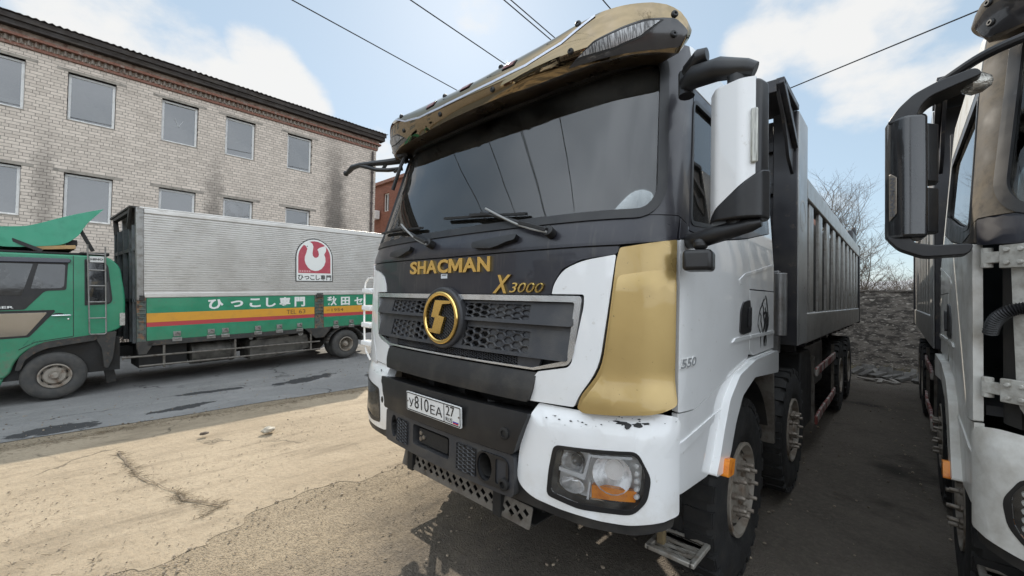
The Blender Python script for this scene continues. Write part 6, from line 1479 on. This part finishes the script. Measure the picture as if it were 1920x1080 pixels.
    def archp(hw, zb, zs, n=16): return [(lx-hw, zb), (lx+hw, zb)]+[(lx+hw*math.cos(math.pi*i/n), zs+hw*1.05*math.sin(math.pi*i/n)) for i in range(n+1)]
    E = bpy.data.objects.new('painted_emblem', None); COL.objects.link(E); E.parent = Bx
    def lg(nm, poly, mt, off, **k): return panel(nm, poly, mt, E, LP, th=.0015, off=off, bev=0, step=0, **k)
    lg('emblem_outline', archp(.425, 1.855, 2.395), M['ink'], .001); lg('emblem_border', archp(.405, 1.875, 2.395), WHT, .003); 
    lg('emblem_field', archp(.368, 2.05, 2.395), mat('faded_red_field', (.40, .06, .085), .6, n=(6, (.46, .13, .14), .5, .75)), .005)
    k = .84/760
    bird = [(285, 262), (345, 225), (390, 208), (440, 210), (480, 240), (500, 290), (492, 350), (482, 420), (490, 470), (520, 500), (560, 505), (600, 485), (615, 440), (605, 380), (582, 345), (625, 310), (690, 285), (745, 268), (768, 300), (765, 370), (725, 435), (750, 490), (755, 570), (725, 650), (670, 715), (600, 750), (530, 758), (450, 740), (390, 695), (345, 630), (322, 560), (328, 490), (360, 410), (378, 340), (345, 285)]
    bp_ = [((x-530)*k+lx, 1.86+(960-y)*k*1.08) for x, y in bird][::-1]
    lg('white_bird', bp_, WHT, .007); lg('bird_eye', ell(lx-.172, 2.655, .012, .013, 10), M['ink'], .009)
    for i in range(5): lg('small_characters', [(lx-.345+.052*i, 2.075), (lx-.31+.052*i, 2.075), (lx-.31+.052*i, 2.108), (lx-.345+.052*i, 2.108)], mat('pink_print', (.6, .33, .34), .6), .007)
    EP = flat((.0135+.003, 0, 0), (0, 1, 0), (0, 0, 1))
    for ch, a, b, z0, z1 in (('ひ', -.375, -.255, 1.895, 2.01), ('っ', -.235, -.125, 1.905, 1.985), ('こ', -.105, -.005, 1.9, 2.0), ('し', .02, .115, 1.895, 2.01), ('専', .135, .245, 1.89, 2.012), ('門', .27, .385, 1.89, 2.008)):
        lettering('emblem_lettering', ch, (lx+a, z0, lx+b, z1), M['ink'], E, EP, off=.001, depth=.0015, bold=.02)
    # underneath: tank, boxes, side guard rails
    mb = MB(); mb.tube([(-.28, 1.75, .46), (-.28, 2.42, .46)], .20, 18); mb.tube([(-.28, 2.40, .46), (-.28, 2.45, .46)], .215, 18); mb.tube([(-.28, 1.9, .46), (-.28, 1.93, .46)], .208, 18); obj('fuel_tank', mb, M['grimetank'], T)
    mb = MB(); mb.px(rnd([(2.72, .22), (3.1, .22), (3.95, .34), (3.9, .66), (2.72, .62)], .05), -.7, -.10); mb.tube([(-.15, 2.85, .64), (-.12, 3.2, .70), (-.15, 3.5, .66)], .05, 8); obj('tool_box', mb, M['grimetank'], T, bev=.02)
    mb = MB(); mb.lathe([(.001, .0), (.05, .0), (.055, .02), (.001, .03)], (-.02, 3.70, .70), 'x', 14); mb.lathe([(.001, .0), (.04, .0), (.001, .03)], (-.03, 2.72, .69), 'x', 12); obj('filler_cap', mb, ST, T)
    mb = MB(); mb.box(-.9, -.2, 1.0, 1.7, .3, .68); mb.box(-1.9, -.9, 1.2, 4.2, .32, .45); obj('battery_box', mb, M['chassis'], T, bev=.015)
    for pts in ([(.0, .78, .50), (.0, .76, .535), (.0, 4.13, .475)], [(.0, .98, .36), (.0, 4.13, .30)]):
        mb = MB(); mb.tube(pts, .018, 8); obj('side_guard_rail', mb, M['alloy2'], T)
    for y in (1.32, 2.43, 3.93): mb = MB(); mb.tube([(-.01, y, .74), (-.01, y, .30)], .02, 8); obj('side_guard_post', mb, M['alloy2'], T)
    mb = MB(); n_ = 16
    for i in range(n_):
        a0, a1 = [math.pi*(.02+.96*(i+q)/n_) for q in (0, 1)]; r_ = .455
        mb.add([(x, 4.79+r_*math.cos(a), .36+r_*.86*math.sin(a)) for a, x in ((a0, -.45), (a0, .0), (a1, .0), (a1, -.45))], [(0, 1, 2, 3)])
    o = obj('rear_mudguard', mb, DK, T, fix=False); s_ = o.modifiers.new('thick', 'SOLIDIFY'); s_.thickness = .02
    return T, m
M['cabglass'] = mat('dark_side_glass', (.016, .018, .02), .05, coat=1, n=(3.5, (.10, .10, .095), .52, .62), n2=(7, (.006, .007, .008), .5, .6), bump=(2.5, .12))
M['signbrown'] = mat('brown_lettering', (.16, .085, .03), .6)
M['grimetank'] = mat('grimy_tank', (.10, .093, .08), .6, metal=.15, n=(6, (.035, .032, .028), .45, .7), bump=(20, .1))
GT, GM = green_truck()
mb = MB(); mb.obox(GM @ Vector((-.75, .02, 2.36)), (GM.to_3x3() @ Vector((1, 0, 0)), GM.to_3x3() @ Vector((0, 1, .10)).normalized(), GM.to_3x3() @ Vector((0, -.1, 1)).normalized()), .62, .22, .03)
tag(obj('wooden_board', mb, mat('bare_pine', (.42, .27, .12), .7, n=(4, (.32, .2, .09), .45, .7, (8, 1, 1))), bev=.006), 'light pine board wedged under the green wind deflector on the cab roof', 'board')

wires()
dump_truck('dump_truck', 'white tipper with gold corner panel, black front and number plate, nearest the camera', (0, 0, 0), True)
dump_truck('dump_truck', 'weathered white tipper with black mirror and bare corner at the right edge', (3.385, .80, 0), False)

def copy_tree(o, parent=None):
    c = o.copy(); COL.objects.link(c)
    if parent: c.parent = parent
    for ch in list(o.children): copy_tree(ch, c)
    return c
src = [o for o in bpy.data.objects if o.name.startswith('dump_truck')][0]  # unseen copies of a tipper, added for visor and windscreen to mirror
for x, y, lab in ((-3.6, -9.5, 'unseen white tipper added behind the viewer on the left for reflections'), (.6, -10.2, 'unseen white tipper added behind the viewer on the right for reflections')):
    c = copy_tree(src); c.location = (x, y, 0); c.rotation_euler = (0, 0, math.pi); c['label'] = lab
